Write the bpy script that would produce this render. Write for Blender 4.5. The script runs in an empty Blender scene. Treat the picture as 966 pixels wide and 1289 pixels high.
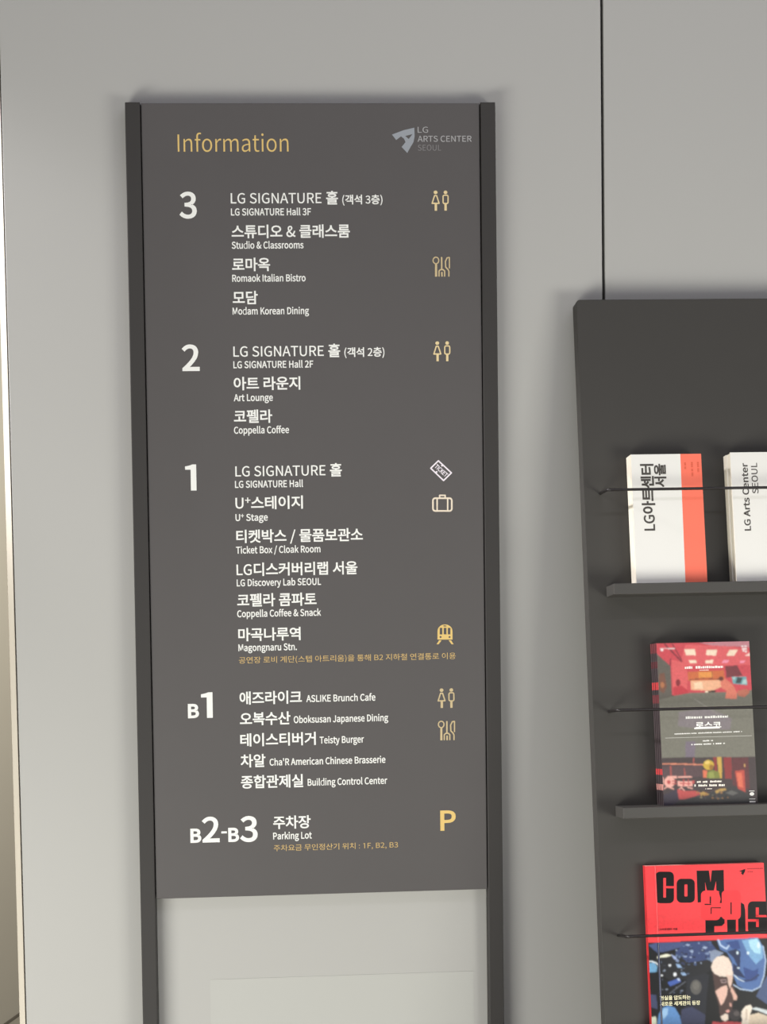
import bpy, bmesh, math, random
import numpy as np
from mathutils import Vector, Matrix
from mathutils.geometry import tessellate_polygon

sc = bpy.context.scene
C = sc.collection
# ------------------------------------------------------------------ camera
cam_d = bpy.data.cameras.new('camera')
cam_d.sensor_fit = 'VERTICAL'
cam_d.sensor_height = 36.0
cam_d.lens = 36.0 * 2000.0 / 1289.0
cam = bpy.data.objects.new('camera', cam_d)
C.objects.link(cam)
YAW, PITCH, ROLL = math.radians(3.43113), math.radians(-2.45688), math.radians(-0.73839)
fw = Vector((math.sin(YAW) * math.cos(PITCH), math.cos(YAW) * math.cos(PITCH), math.sin(PITCH)))
r0 = Vector((math.cos(YAW), -math.sin(YAW), 0.0))
u0 = r0.cross(fw)
rt = math.cos(ROLL) * r0 + math.sin(ROLL) * u0
up = -math.sin(ROLL) * r0 + math.cos(ROLL) * u0
cam.matrix_world = Matrix(((rt.x, up.x, -fw.x, 0.0), (rt.y, up.y, -fw.y, -2.02), (rt.z, up.z, -fw.z, 1.6), (0, 0, 0, 1)))
cam_d.clip_start = 0.05
sc.camera = cam
# ------------------------------------------------------------------ view, world, lights
sc.view_settings.view_transform = 'Standard'
sc.view_settings.look = 'None'
sc.view_settings.gamma = 1.0
sc.view_settings.use_curve_mapping = False
sc.view_settings.exposure = 0.0
world = bpy.data.worlds.new('lobby_ambient')
sc.world = world
world.use_nodes = True
bg = world.node_tree.nodes['Background']
bg.inputs[0].default_value = (0.94, 0.93, 1.0, 1)
bg.inputs[1].default_value = 0.38

def area(name, loc, target, sx, sy, power, col):
    d = bpy.data.lights.new(name, 'AREA')
    d.shape = 'RECTANGLE'; d.size = sx; d.size_y = sy; d.energy = power; d.color = col
    o = bpy.data.objects.new(name, d); C.objects.link(o)
    o.location = loc
    o.rotation_euler = (Vector(target) - Vector(loc)).to_track_quat('-Z', 'Y').to_euler()
    return o
area('ceiling_light_strip', (0.75, -2.3, 3.30), (0.5, 0.0, 1.5), 1.5, 0.10, 11, (0.93, 0.91, 1.0))
area('lobby_window_light', (1.45, -1.7, 0.98), (0.25, 0.0, 0.98), 0.9, 0.6, 19.5, (1.0, 0.995, 0.90))
area('corridor_side_glow', (-1.1, -1.7, 0.42), (0.1, 0.0, 0.8), 1.3, 0.6, 37, (1.0, 0.995, 0.92))
area('taupe_wall_fill', (0.5, 1.5, 1.9), (-1.1, 2.0, 1.3), 0.8, 1.4, 68, (1.0, 0.98, 0.92))  # added fill, out of view, brightens the taupe wall beyond the opening
sp = bpy.data.lights.new('trim_fill_spot', 'SPOT')  # unseen spot added to brighten the cream edge trim
sp.energy = 200; sp.spot_size = math.radians(24); sp.spot_blend = 0.8; sp.color = (1.0, 0.98, 1.0); sp.shadow_soft_size = 0.06
spo = bpy.data.objects.new('trim_fill_spot', sp); C.objects.link(spo)
spo.location = (-1.4, -0.06, 2.5)
spo.rotation_euler = (Vector((-0.36, 0.0, 1.78)) - Vector(spo.location)).to_track_quat('-Z', 'Y').to_euler()

# ------------------------------------------------------------------ materials
def lin(c):
    c /= 255.0
    return c / 12.92 if c <= 0.04045 else ((c + 0.055) / 1.055) ** 2.4
MATS = {}
def mat(name, rgb, rough=0.5, spec=0.5, metal=0.0, var=0.0, scale=40.0, bump=0.0, bscale=600.0):
    if name in MATS: return MATS[name]
    m = bpy.data.materials.new(name); m.use_nodes = True
    nt = m.node_tree; b = nt.nodes['Principled BSDF']
    col = tuple(lin(c) for c in rgb) + (1.0,)
    b.inputs['Base Color'].default_value = col
    b.inputs['Roughness'].default_value = rough
    b.inputs['Metallic'].default_value = metal
    b.inputs['Specular IOR Level'].default_value = spec
    tc = nt.nodes.new('ShaderNodeTexCoord')
    if var > 0:
        nz = nt.nodes.new('ShaderNodeTexNoise'); nz.inputs['Scale'].default_value = scale; nz.inputs['Detail'].default_value = 4
        mx = nt.nodes.new('ShaderNodeMix'); mx.data_type = 'RGBA'
        mx.inputs['A'].default_value = tuple(c * (1 - var) for c in col[:3]) + (1,)
        mx.inputs['B'].default_value = tuple(min(1, c * (1 + var)) for c in col[:3]) + (1,)
        nt.links.new(tc.outputs['Object'], nz.inputs['Vector'])
        nt.links.new(nz.outputs['Fac'], mx.inputs['Factor'])
        nt.links.new(mx.outputs['Result'], b.inputs['Base Color'])
    if bump > 0:
        n2 = nt.nodes.new('ShaderNodeTexNoise'); n2.inputs['Scale'].default_value = bscale; n2.inputs['Detail'].default_value = 2
        bp = nt.nodes.new('ShaderNodeBump'); bp.inputs['Strength'].default_value = bump; bp.inputs['Distance'].default_value = 0.0004
        nt.links.new(tc.outputs['Object'], n2.inputs['Vector'])
        nt.links.new(n2.outputs['Fac'], bp.inputs['Height'])
        nt.links.new(bp.outputs['Normal'], b.inputs['Normal'])
    MATS[name] = m
    return m
def ink(rgb, rough=0.55, spec=0.3):
    return mat('printed_ink_%02x%02x%02x' % tuple(rgb), rgb, rough, spec)

M_WALL = mat('painted_steel_wall', (174, 173, 170), 0.5, 0.35, var=0.012, scale=3.0, bump=0.04, bscale=900)
M_GAP = mat('joint_shadow_gap', (40, 38, 38), 0.8, 0.2)
M_PATCH = mat('pale_wall_plate', (178, 178, 174), 0.5, 0.35, var=0.01, scale=3.0)  # slightly paler than the wall colour
M_TRIM = mat('cream_metal_trim', (226, 218, 204), 0.35, 0.5, var=0.02, scale=8)
M_TAUPE = mat('taupe_plaster', (136, 130, 117), 0.7, 0.3, var=0.03, scale=5, bump=0.05, bscale=300)
M_FLOOR = mat('stone_floor', (128, 122, 108), 0.45, 0.4, var=0.06, scale=14)
M_BASE = mat('dark_floor_joint', (78, 72, 62), 0.6, 0.3)
M_PANEL = mat('anodised_sign_panel', (87, 84, 84), 0.5, 0.25, var=0.02, scale=25, bump=0.03, bscale=1500)
M_POST = mat('charcoal_powder_coat', (58, 56, 55), 0.55, 0.22, var=0.02, scale=60, bump=0.05, bscale=1200)
M_RACK = mat('dark_grey_laminate', (62, 60, 57), 0.6, 0.3, var=0.03, scale=30, bump=0.05, bscale=1000)
M_SHELF = mat('dark_grey_steel', (70, 68, 65), 0.5, 0.4, var=0.02, scale=60)
M_BAR = mat('black_steel_rod', (38, 34, 34), 0.38, 0.5, metal=0.2, var=0.02)
M_RUBBER = mat('black_rubber', (25, 25, 25), 0.8, 0.2)
M_WHITE = mat('white_vinyl', (236, 236, 232), 0.5, 0.3)
M_GOLD = mat('gold_vinyl', (222, 190, 118), 0.5, 0.3)
M_DULLGOLD = mat('dull_gold_vinyl', (200, 170, 112), 0.5, 0.3)
M_PALEGOLD = mat('pale_gold_vinyl', (226, 204, 156), 0.5, 0.3)
M_TAN = mat('tan_vinyl', (200, 180, 140), 0.5, 0.3)
M_CREAM = mat('cream_vinyl', (232, 218, 198), 0.5, 0.3)
M_TICKET = mat('cool_white_vinyl', (236, 228, 236), 0.5, 0.3)
M_LOGO = mat('silver_vinyl', (150, 155, 162), 0.45, 0.4)
M_LOGO2 = mat('silver_vinyl_lettering', (168, 167, 168), 0.45, 0.4)
M_LOGO3 = mat('dull_silver_vinyl', (138, 136, 137), 0.5, 0.3)
M_PAPER = mat('warm_white_paper', (233, 231, 226), 0.6, 0.25, var=0.01, scale=20)
M_EDGE = mat('paper_edge', (242, 234, 218), 0.8, 0.1, var=0.05, scale=400)
M_ORANGE = mat('coral_orange_ink', (250, 122, 99), 0.6, 0.25)
M_ORANGE_D = mat('dull_coral_ink', (222, 96, 72), 0.6, 0.25)
M_INK = mat('dark_grey_ink', (78, 74, 70), 0.6, 0.25)
M_RED = mat('glossy_red_cover', (238, 62, 68), 0.3, 0.5)
M_COVER2 = mat('dark_blue_laminated_cover', (44, 50, 78), 0.25, 0.5)
M_COVER = mat('dark_laminated_cover', (82, 72, 74), 0.3, 0.5)

# ------------------------------------------------------------------ mesh helpers
def obj(name, verts, faces, m, parent=None, smooth=False, mats=None, fmats=None):
    off = Vector(parent_loc(parent)) if parent else Vector((0, 0, 0))
    me = bpy.data.meshes.new(name)
    me.from_pydata([tuple(Vector(v) - off) for v in verts], [], faces)
    for mm in (mats or [m]): me.materials.append(mm)
    if fmats:
        for p, i in zip(me.polygons, fmats): p.material_index = i
    if smooth:
        for p in me.polygons: p.use_smooth = True
    me.update()
    o = bpy.data.objects.new(name, me); C.objects.link(o)
    if parent: o.parent = parent
    return o
def parent_loc(p):
    v = Vector((0, 0, 0))
    while p is not None:
        v += p.location; p = p.parent
    return v
def set_origin(o, loc):
    d = Vector(loc) - o.location
    for v in o.data.vertices: v.co -= d
    o.location = loc
def tag(o, label=None, cat=None, group=None, kind=None):
    if label: o['label'] = label
    if cat: o['category'] = cat
    if group: o['group'] = group
    if kind: o['kind'] = kind
    return o
def empty(name, loc):
    o = bpy.data.objects.new(name, None); C.objects.link(o); o.location = loc; o.empty_display_size = 0.1
    return o
class MB:
    """collects boxes, prisms, tubes into one mesh"""
    def __init__(s): s.v = []; s.f = []; s.m = []
    def add(s, verts, faces, mi=0):
        k = len(s.v); s.v += [Vector(v) for v in verts]; s.f += [tuple(i + k for i in f) for f in faces]; s.m += [mi] * len(faces)
    def bevel_box(s, x0, x1, y0, y1, z0, z1, bev=0.001, fr=None, mi=0):
        bm = bmesh.new()
        bmesh.ops.create_cube(bm, size=1.0)
        for v in bm.verts:
            v.co = Vector(((x0 + x1) / 2 + v.co.x * (x1 - x0), (y0 + y1) / 2 + v.co.y * (y1 - y0), (z0 + z1) / 2 + v.co.z * (z1 - z0)))
        if bev > 0: bmesh.ops.bevel(bm, geom=list(bm.edges), offset=bev, segments=2, profile=0.5, affect='EDGES')
        s.from_bm(bm, fr, mi)
    def from_bm(s, bm, fr=None, mi=0):
        bm.verts.index_update()
        vs = [fr(*v.co) if fr else v.co.copy() for v in bm.verts]
        s.add(vs, [tuple(v.index for v in f.verts) for f in bm.faces], mi); bm.free()
    def prism(s, poly, w0, w1, bev=0.0, fr=None, mi=0):
        bm = bmesh.new()
        a = [bm.verts.new((x, y, w0)) for x, y in poly]; b = [bm.verts.new((x, y, w1)) for x, y in poly]
        n = len(poly)
        fa = bm.faces.new(a[::-1]); fb = bm.faces.new(b)
        for i in range(n): bm.faces.new((a[i], a[(i + 1) % n], b[(i + 1) % n], b[i]))
        bmesh.ops.recalc_face_normals(bm, faces=list(bm.faces))
        if bev > 0: bmesh.ops.bevel(bm, geom=list(set(list(fa.edges) + list(fb.edges))), offset=bev, segments=2, profile=0.5, affect='EDGES')
        s.from_bm(bm, fr, mi)
    def tube(s, pts, r, n=10):
        P = [Vector(p) for p in pts]; k = len(s.v); ref = None
        for i, p in enumerate(P):
            t = (P[min(i + 1, len(P) - 1)] - P[max(i - 1, 0)]).normalized()
            if ref is None: ref = Vector((0, 0, 1)) if abs(t.z) < 0.9 else Vector((1, 0, 0))
            a = (ref - t * ref.dot(t)).normalized(); ref = a; b = t.cross(a)
            for j in range(n):
                q = 2 * math.pi * j / n
                s.v.append(p + r * (math.cos(q) * a + math.sin(q) * b))
        for i in range(len(P) - 1):
            for j in range(n):
                s.f.append((k + i * n + j, k + i * n + (j + 1) % n, k + (i + 1) * n + (j + 1) % n, k + (i + 1) * n + j)); s.m.append(0)
        s.f.append(tuple(k + j for j in range(n))[::-1]); s.m.append(0)
        e = k + (len(P) - 1) * n
        s.f.append(tuple(e + j for j in range(n))); s.m.append(0)
    def build(s, name, m, parent=None, smooth=False, mats=None):
        return obj(name, s.v, s.f, m, parent, smooth, mats, s.m if mats else None)

# ------------------------------------------------------------------ lettering
FONT = {
    '&': (679, [[259, -13, 339, -3, 409, 27, 469, 71, 528, 33, 585, 5, 638, -13, 662, 63, 619, 78, 573, 102, 525, 133, 578, 213, 620, 300, 653, 394, 568, 394, 541, 315, 507, 243, 465, 179, 397, 241, 334, 310, 280, 384, 328, 420, 373, 459, 410, 500, 435, 547, 444, 601, 438, 649, 420, 688, 390, 719, 350, 738, 301, 745, 244, 736, 198, 712, 163, 676, 141, 628, 133, 573, 139, 518, 155, 461, 181, 401, 137, 369, 97, 333, 65, 292, 44, 245, 36, 190, 46, 123, 76, 67, 123, 24, 185, -3], [409, 119, 366, 88, 319, 67, 270, 60, 223, 66, 183, 84, 152, 112, 132, 149, 125, 195, 137, 248, 171, 295, 218, 338, 274, 260, 339, 186], [246, 444, 227, 489, 215, 533, 211, 574, 215, 608, 227, 638, 245, 661, 271, 676, 302, 681, 328, 677, 347, 665, 360, 647, 368, 624, 370, 599, 364, 563, 346, 530, 319, 500, 284, 472]]),
    "'": (278, [[110, 482, 167, 482, 184, 668, 186, 770, 90, 770, 92, 668]]),
    '(': (338, [[239, -196, 295, -171, 248, -83, 213, 11, 188, 109, 173, 209, 168, 311, 173, 412, 188, 511, 213, 609, 248, 702, 295, 791, 239, 817, 188, 726, 147, 630, 117, 530, 98, 424, 92, 311, 98, 197, 117, 90, 147, -10, 188, -105]]),
    ')': (338, [[99, -196, 149, -105, 190, -10, 220, 90, 239, 197, 246, 311, 239, 424, 220, 530, 190, 630, 149, 726, 99, 817, 42, 791, 88, 702, 124, 609, 150, 511, 166, 412, 171, 311, 166, 209, 150, 109, 124, 11, 88, -83, 42, -171]]),
    '+': (554, [[241, 116, 314, 116, 314, 335, 517, 335, 517, 402, 314, 402, 314, 621, 241, 621, 241, 402, 38, 402, 38, 335, 241, 335]]),
    ',': (278, [[75, -190, 125, -163, 165, -127, 195, -85, 214, -36, 221, 19, 217, 56, 207, 85, 192, 107, 170, 121, 144, 126, 110, 118, 85, 96, 75, 62, 84, 28, 108, 6, 142, -2, 153, -1, 148, -35, 135, -67, 115, -94, 87, -117, 53, -136]]),
    '-': (347, [[46, 245, 302, 245, 302, 315, 46, 315]]),
    '.': (278, [[139, -13, 172, -4, 196, 20, 205, 56, 196, 93, 172, 117, 139, 126, 105, 117, 82, 93, 73, 56, 82, 20, 105, -4]]),
    '/': (391, [[11, -179, 78, -179, 376, 793, 311, 793]]),
    '0': (554, [[278, -13, 355, 2, 418, 48, 465, 124, 495, 231, 505, 369, 495, 505, 465, 611, 418, 686, 355, 730, 278, 745, 200, 730, 137, 686, 90, 611, 60, 505, 50, 369, 60, 231, 90, 124, 137, 48, 200, 2], [278, 61, 231, 72, 193, 107, 163, 167, 144, 254, 138, 369, 144, 482, 163, 568, 193, 627, 231, 662, 278, 673, 324, 662, 363, 627, 392, 568, 411, 482, 417, 369, 411, 254, 392, 167, 363, 107, 324, 72]]),
    '1': (554, [[252, 0, 343, 0, 343, 732, 273, 732, 230, 711, 180, 694, 121, 680, 121, 622, 252, 622]]),
    '2': (554, [[44, 0, 504, 0, 504, 79, 302, 79, 182, 72, 278, 168, 357, 261, 418, 352, 456, 442, 469, 530, 460, 602, 432, 662, 387, 707, 328, 735, 256, 745, 203, 740, 157, 726, 115, 704, 76, 674, 40, 638, 93, 586, 137, 630, 188, 660, 245, 671, 294, 664, 331, 644, 358, 613, 374, 574, 379, 526, 367, 448, 328, 363, 261, 271, 167, 168, 44, 54]]),
    '3': (554, [[263, -13, 337, -4, 402, 23, 453, 66, 486, 124, 498, 196, 490, 252, 469, 299, 435, 336, 393, 364, 344, 381, 344, 386, 387, 407, 423, 434, 450, 470, 467, 512, 473, 562, 463, 626, 434, 677, 388, 714, 329, 737, 260, 745, 182, 734, 115, 703, 56, 658, 105, 600, 150, 637, 200, 662, 257, 671, 299, 666, 333, 650, 359, 626, 375, 594, 380, 555, 374, 510, 353, 472, 315, 442, 257, 422, 178, 415, 178, 346, 267, 339, 331, 319, 374, 289, 398, 248, 405, 199, 398, 152, 378, 115, 347, 87, 306, 69, 257, 63, 210, 67, 170, 80, 134, 98, 103, 121, 76, 147, 29, 88, 61, 57, 99, 30, 145, 7, 199, -8]]),
    ':': (278, [[139, 389, 172, 398, 196, 423, 205, 459, 196, 496, 172, 520, 139, 529, 105, 520, 82, 496, 73, 459, 82, 423, 105, 398], [139, -13, 172, -4, 196, 20, 205, 56, 196, 93, 172, 117, 139, 126, 105, 117, 82, 93, 73, 56, 82, 20, 105, -4]]),
    'A': (607, [[4, 0, 97, 0, 168, 224, 435, 224, 505, 0, 603, 0, 355, 732, 252, 732], [191, 297, 227, 409, 300, 657, 304, 657, 377, 409, 412, 297]]),
    'B': (656, [[101, 0, 334, 0, 425, 9, 502, 34, 561, 77, 598, 137, 611, 215, 604, 270, 584, 314, 552, 349, 511, 374, 462, 389, 462, 394, 500, 412, 530, 439, 551, 472, 565, 511, 569, 553, 557, 621, 523, 672, 470, 706, 400, 726, 318, 732, 101, 732], [193, 421, 193, 659, 306, 659, 368, 655, 416, 642, 451, 620, 471, 587, 478, 541, 472, 500, 452, 467, 418, 442, 368, 427, 302, 421], [193, 74, 193, 350, 321, 350, 391, 345, 447, 329, 487, 303, 512, 266, 520, 218, 512, 165, 486, 124, 445, 96, 390, 79, 321, 74]]),
    'C': (637, [[376, -13, 431, -9, 480, 5, 524, 26, 565, 55, 601, 92, 550, 151, 501, 106, 445, 78, 380, 68, 303, 81, 240, 121, 193, 183, 163, 266, 153, 369, 164, 469, 194, 552, 243, 613, 307, 651, 383, 664, 442, 655, 491, 631, 533, 595, 583, 655, 555, 682, 520, 707, 479, 727, 433, 740, 382, 745, 277, 728, 188, 680, 119, 601, 74, 496, 58, 366, 74, 235, 117, 130, 185, 52, 273, 4]]),
    'D': (687, [[101, 0, 288, 0, 408, 16, 503, 63, 572, 139, 614, 241, 628, 369, 614, 496, 572, 597, 502, 671, 406, 717, 284, 732, 101, 732], [193, 76, 193, 657, 276, 657, 369, 645, 441, 609, 492, 550, 523, 470, 533, 369, 523, 267, 492, 186, 441, 126, 369, 89, 276, 76]]),
    'E': (588, [[101, 0, 533, 0, 533, 79, 193, 79, 193, 346, 470, 346, 470, 424, 193, 424, 193, 654, 522, 654, 522, 732, 101, 732]]),
    'F': (551, [[101, 0, 193, 0, 193, 329, 472, 329, 472, 406, 193, 406, 193, 654, 522, 654, 522, 732, 101, 732]]),
    'G': (688, [[388, -13, 445, -9, 497, 3, 543, 21, 582, 44, 614, 72, 614, 379, 373, 379, 373, 303, 529, 303, 529, 111, 494, 88, 448, 73, 397, 68, 312, 81, 244, 121, 194, 183, 163, 266, 153, 369, 164, 469, 196, 552, 247, 613, 314, 651, 396, 664, 462, 655, 513, 630, 554, 595, 604, 655, 576, 681, 541, 706, 500, 726, 450, 740, 393, 745, 284, 728, 192, 680, 120, 601, 74, 496, 58, 366, 74, 235, 119, 130, 189, 52, 280, 4]]),
    'H': (727, [[101, 0, 193, 0, 193, 346, 534, 346, 534, 0, 627, 0, 627, 732, 534, 732, 534, 425, 193, 425, 193, 732, 101, 732]]),
    'I': (293, [[101, 0, 193, 0, 193, 732, 101, 732]]),
    'J': (534, [[237, -13, 312, -1, 369, 31, 409, 80, 431, 142, 438, 215, 438, 732, 346, 732, 346, 224, 341, 165, 327, 121, 303, 91, 270, 73, 228, 68, 179, 76, 137, 103, 101, 151, 35, 103, 64, 62, 98, 29, 138, 6, 184, -8]]),
    'K': (645, [[101, 0, 193, 0, 193, 232, 319, 381, 538, 0, 641, 0, 376, 454, 606, 732, 501, 732, 195, 365, 193, 365, 193, 732, 101, 732]]),
    'L': (542, [[101, 0, 513, 0, 513, 79, 193, 79, 193, 732, 101, 732]]),
    'M': (811, [[101, 0, 184, 0, 184, 405, 182, 475, 178, 551, 172, 621, 176, 621, 235, 454, 373, 74, 435, 74, 573, 454, 632, 621, 636, 621, 631, 551, 626, 475, 624, 405, 624, 0, 710, 0, 710, 732, 599, 732, 459, 341, 408, 188, 404, 188, 352, 341, 212, 732, 101, 732]]),
    'N': (722, [[101, 0, 188, 0, 188, 384, 186, 462, 181, 538, 177, 613, 181, 613, 260, 462, 526, 0, 621, 0, 621, 732, 533, 732, 533, 352, 535, 274, 540, 195, 546, 120, 541, 120, 462, 271, 195, 732, 101, 732]]),
    'O': (741, [[370, -13, 474, 4, 560, 54, 626, 133, 668, 239, 683, 369, 668, 498, 626, 602, 560, 680, 474, 728, 370, 745, 267, 728, 181, 680, 115, 602, 73, 498, 58, 369, 73, 239, 115, 133, 181, 54, 267, 4], [370, 68, 297, 82, 237, 121, 191, 184, 163, 267, 153, 369, 163, 469, 191, 552, 237, 613, 297, 651, 370, 664, 444, 651, 504, 613, 550, 552, 578, 469, 588, 369, 578, 267, 550, 184, 504, 121, 444, 82]]),
    'P': (632, [[101, 0, 193, 0, 193, 292, 314, 292, 403, 300, 478, 326, 535, 371, 571, 434, 583, 517, 570, 601, 534, 662, 477, 702, 401, 725, 310, 732, 101, 732], [193, 367, 193, 657, 298, 657, 367, 653, 421, 639, 460, 613, 484, 573, 491, 517, 484, 461, 462, 419, 424, 389, 371, 372, 302, 367]]),
    'R': (634, [[193, 384, 193, 657, 316, 657, 378, 653, 428, 639, 464, 614, 486, 578, 493, 527, 486, 476, 464, 436, 428, 407, 378, 390, 316, 384], [502, 0, 606, 0, 420, 321, 476, 340, 521, 371, 556, 412, 578, 464, 585, 527, 573, 607, 538, 665, 484, 704, 413, 725, 330, 732, 101, 732, 101, 0, 193, 0, 193, 311, 325, 311]]),
    'S': (595, [[304, -13, 388, -3, 457, 27, 509, 72, 541, 129, 552, 195, 545, 253, 524, 300, 491, 337, 450, 366, 401, 390, 298, 435, 263, 450, 230, 468, 202, 491, 183, 520, 176, 558, 182, 594, 200, 624, 229, 646, 267, 659, 313, 664, 376, 656, 431, 632, 479, 596, 527, 655, 468, 702, 396, 733, 313, 745, 238, 736, 174, 709, 125, 668, 93, 615, 82, 551, 91, 493, 115, 447, 149, 411, 189, 384, 231, 364, 336, 318, 375, 299, 409, 280, 435, 257, 452, 227, 458, 187, 452, 147, 432, 114, 401, 89, 358, 73, 305, 68, 230, 79, 161, 111, 103, 159, 48, 95, 89, 58, 135, 28, 187, 6, 243, -8]]),
    'T': (598, [[253, 0, 346, 0, 346, 654, 567, 654, 567, 732, 31, 732, 31, 654, 253, 654]]),
    'U': (720, [[361, -13, 445, -3, 517, 30, 574, 89, 610, 179, 623, 302, 623, 732, 534, 732, 534, 300, 526, 208, 501, 142, 464, 99, 416, 75, 361, 68, 306, 75, 259, 99, 222, 142, 198, 208, 190, 300, 190, 732, 98, 732, 98, 302, 111, 179, 147, 89, 203, 30, 276, -3]]),
    'a': (562, [[217, -13, 282, -2, 342, 26, 396, 65, 399, 65, 407, 0, 482, 0, 482, 334, 476, 408, 455, 470, 418, 517, 365, 546, 295, 556, 211, 545, 139, 518, 82, 485, 117, 422, 164, 450, 219, 472, 280, 480, 325, 473, 357, 452, 378, 422, 388, 385, 391, 344, 268, 324, 175, 295, 110, 256, 71, 205, 59, 141, 67, 87, 88, 44, 122, 13, 165, -6], [243, 61, 212, 64, 186, 73, 165, 90, 152, 114, 147, 147, 155, 186, 180, 219, 226, 246, 296, 267, 391, 283, 391, 132, 341, 93, 293, 69]]),
    'b': (617, [[331, -13, 403, 0, 467, 37, 519, 96, 554, 178, 566, 280, 557, 373, 531, 449, 487, 507, 427, 544, 351, 556, 290, 546, 233, 519, 180, 480, 184, 577, 184, 795, 92, 795, 92, 0, 165, 0, 173, 56, 177, 56, 226, 19, 279, -5], [316, 64, 276, 69, 231, 87, 184, 120, 184, 405, 234, 446, 282, 471, 328, 479, 382, 470, 423, 443, 451, 401, 466, 346, 471, 279, 464, 205, 442, 145, 409, 101, 366, 73]]),
    'c': (509, [[306, -13, 369, -5, 428, 19, 481, 55, 441, 117, 404, 90, 361, 70, 314, 63, 258, 73, 211, 100, 176, 144, 154, 201, 146, 271, 154, 340, 177, 398, 214, 442, 261, 470, 317, 479, 356, 473, 392, 457, 424, 432, 470, 492, 428, 524, 377, 547, 313, 556, 232, 544, 160, 508, 103, 449, 66, 370, 52, 271, 65, 172, 100, 93, 154, 35, 224, -1]]),
    'd': (619, [[277, -13, 339, -2, 394, 25, 441, 64, 444, 64, 452, 0, 527, 0, 527, 795, 435, 795, 435, 586, 440, 493, 394, 527, 345, 549, 288, 556, 216, 543, 152, 506, 100, 447, 65, 368, 53, 271, 63, 172, 93, 93, 139, 35, 201, -1], [297, 64, 245, 73, 203, 99, 172, 142, 153, 200, 147, 272, 155, 341, 177, 398, 211, 442, 254, 470, 304, 479, 348, 474, 391, 455, 435, 422, 435, 138, 391, 96, 345, 72]]),
    'e': (553, [[312, -13, 380, -6, 439, 14, 489, 42, 457, 103, 416, 80, 371, 65, 322, 60, 264, 69, 216, 93, 178, 133, 153, 185, 142, 250, 507, 250, 511, 302, 502, 388, 475, 458, 431, 511, 370, 545, 295, 556, 222, 544, 156, 507, 102, 448, 65, 368, 52, 271, 65, 172, 102, 94, 158, 35, 229, -1], [141, 315, 154, 374, 178, 421, 212, 455, 252, 476, 297, 483, 343, 476, 381, 456, 408, 421, 426, 374, 431, 315]]),
    'f': (325, [[33, 468, 107, 468, 107, 0, 198, 0, 198, 468, 313, 468, 313, 542, 198, 542, 198, 628, 201, 666, 210, 696, 225, 718, 247, 731, 275, 735, 294, 733, 315, 728, 336, 720, 356, 791, 328, 800, 298, 806, 265, 808, 207, 800, 163, 777, 131, 740, 113, 690, 107, 629, 107, 542, 33, 537]]),
    'g': (563, [[275, -250, 368, -240, 444, -213, 501, -172, 537, -120, 549, -62, 542, -14, 519, 22, 481, 47, 428, 62, 361, 67, 254, 67, 216, 70, 189, 78, 171, 90, 162, 107, 159, 126, 163, 152, 176, 173, 194, 191, 219, 180, 247, 174, 274, 172, 337, 180, 392, 205, 435, 244, 462, 296, 472, 361, 467, 405, 451, 443, 428, 472, 539, 472, 539, 542, 351, 542, 329, 549, 303, 554, 274, 556, 211, 548, 155, 522, 111, 482, 82, 428, 71, 363, 81, 302, 107, 253, 142, 217, 142, 213, 113, 188, 91, 154, 82, 112, 88, 73, 106, 44, 131, 23, 131, 18, 87, -17, 60, -59, 51, -105, 62, -156, 92, -196, 139, -225, 201, -244], [274, 234, 238, 240, 206, 256, 181, 283, 165, 319, 159, 363, 165, 406, 181, 442, 206, 468, 238, 484, 274, 489, 311, 484, 342, 468, 367, 442, 384, 406, 389, 363, 383, 319, 367, 283, 342, 256, 310, 240], [288, -187, 233, -182, 190, -170, 158, -150, 138, -124, 131, -92, 136, -61, 154, -29, 186, 0, 210, -5, 234, -7, 256, -8, 350, -8, 389, -10, 419, -18, 441, -31, 455, -50, 459, -77, 452, -110, 429, -140, 393, -164, 346, -181]]),
    'h': (606, [[92, 0, 184, 0, 184, 393, 234, 439, 280, 467, 332, 476, 370, 471, 399, 455, 419, 427, 431, 386, 434, 332, 434, 0, 525, 0, 525, 344, 519, 419, 500, 478, 467, 521, 420, 547, 360, 556, 291, 544, 232, 511, 180, 465, 184, 577, 184, 795, 92, 795]]),
    'i': (275, [[92, 0, 184, 0, 184, 542, 92, 542], [138, 654, 170, 662, 191, 683, 199, 715, 191, 746, 170, 766, 138, 774, 106, 766, 85, 746, 78, 715, 85, 683, 106, 662]]),
    'k': (551, [[92, 0, 182, 0, 182, 143, 284, 262, 442, 0, 541, 0, 337, 324, 517, 542, 415, 542, 186, 257, 182, 257, 182, 795, 92, 795]]),
    'l': (284, [[188, -13, 210, -12, 227, -9, 241, -5, 228, 65, 209, 63, 196, 67, 187, 79, 184, 102, 184, 795, 92, 795, 92, 108, 95, 66, 106, 32, 125, 7, 152, -8]]),
    'm': (925, [[92, 0, 184, 0, 184, 393, 232, 440, 277, 467, 320, 476, 357, 471, 385, 455, 405, 427, 417, 386, 420, 332, 420, 0, 511, 0, 511, 393, 560, 440, 605, 467, 648, 476, 685, 471, 713, 455, 733, 427, 745, 386, 749, 332, 749, 0, 840, 0, 840, 344, 833, 419, 814, 478, 782, 521, 736, 547, 676, 556, 612, 543, 553, 506, 496, 452, 480, 488, 458, 517, 429, 538, 392, 552, 347, 556, 285, 544, 228, 511, 178, 463, 176, 463, 167, 542, 92, 542]]),
    'n': (609, [[92, 0, 184, 0, 184, 393, 234, 439, 280, 467, 332, 476, 370, 471, 399, 455, 419, 427, 431, 386, 434, 332, 434, 0, 525, 0, 525, 344, 519, 419, 500, 478, 467, 521, 420, 547, 360, 556, 291, 544, 231, 511, 178, 463, 176, 463, 167, 542, 92, 542]]),
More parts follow.
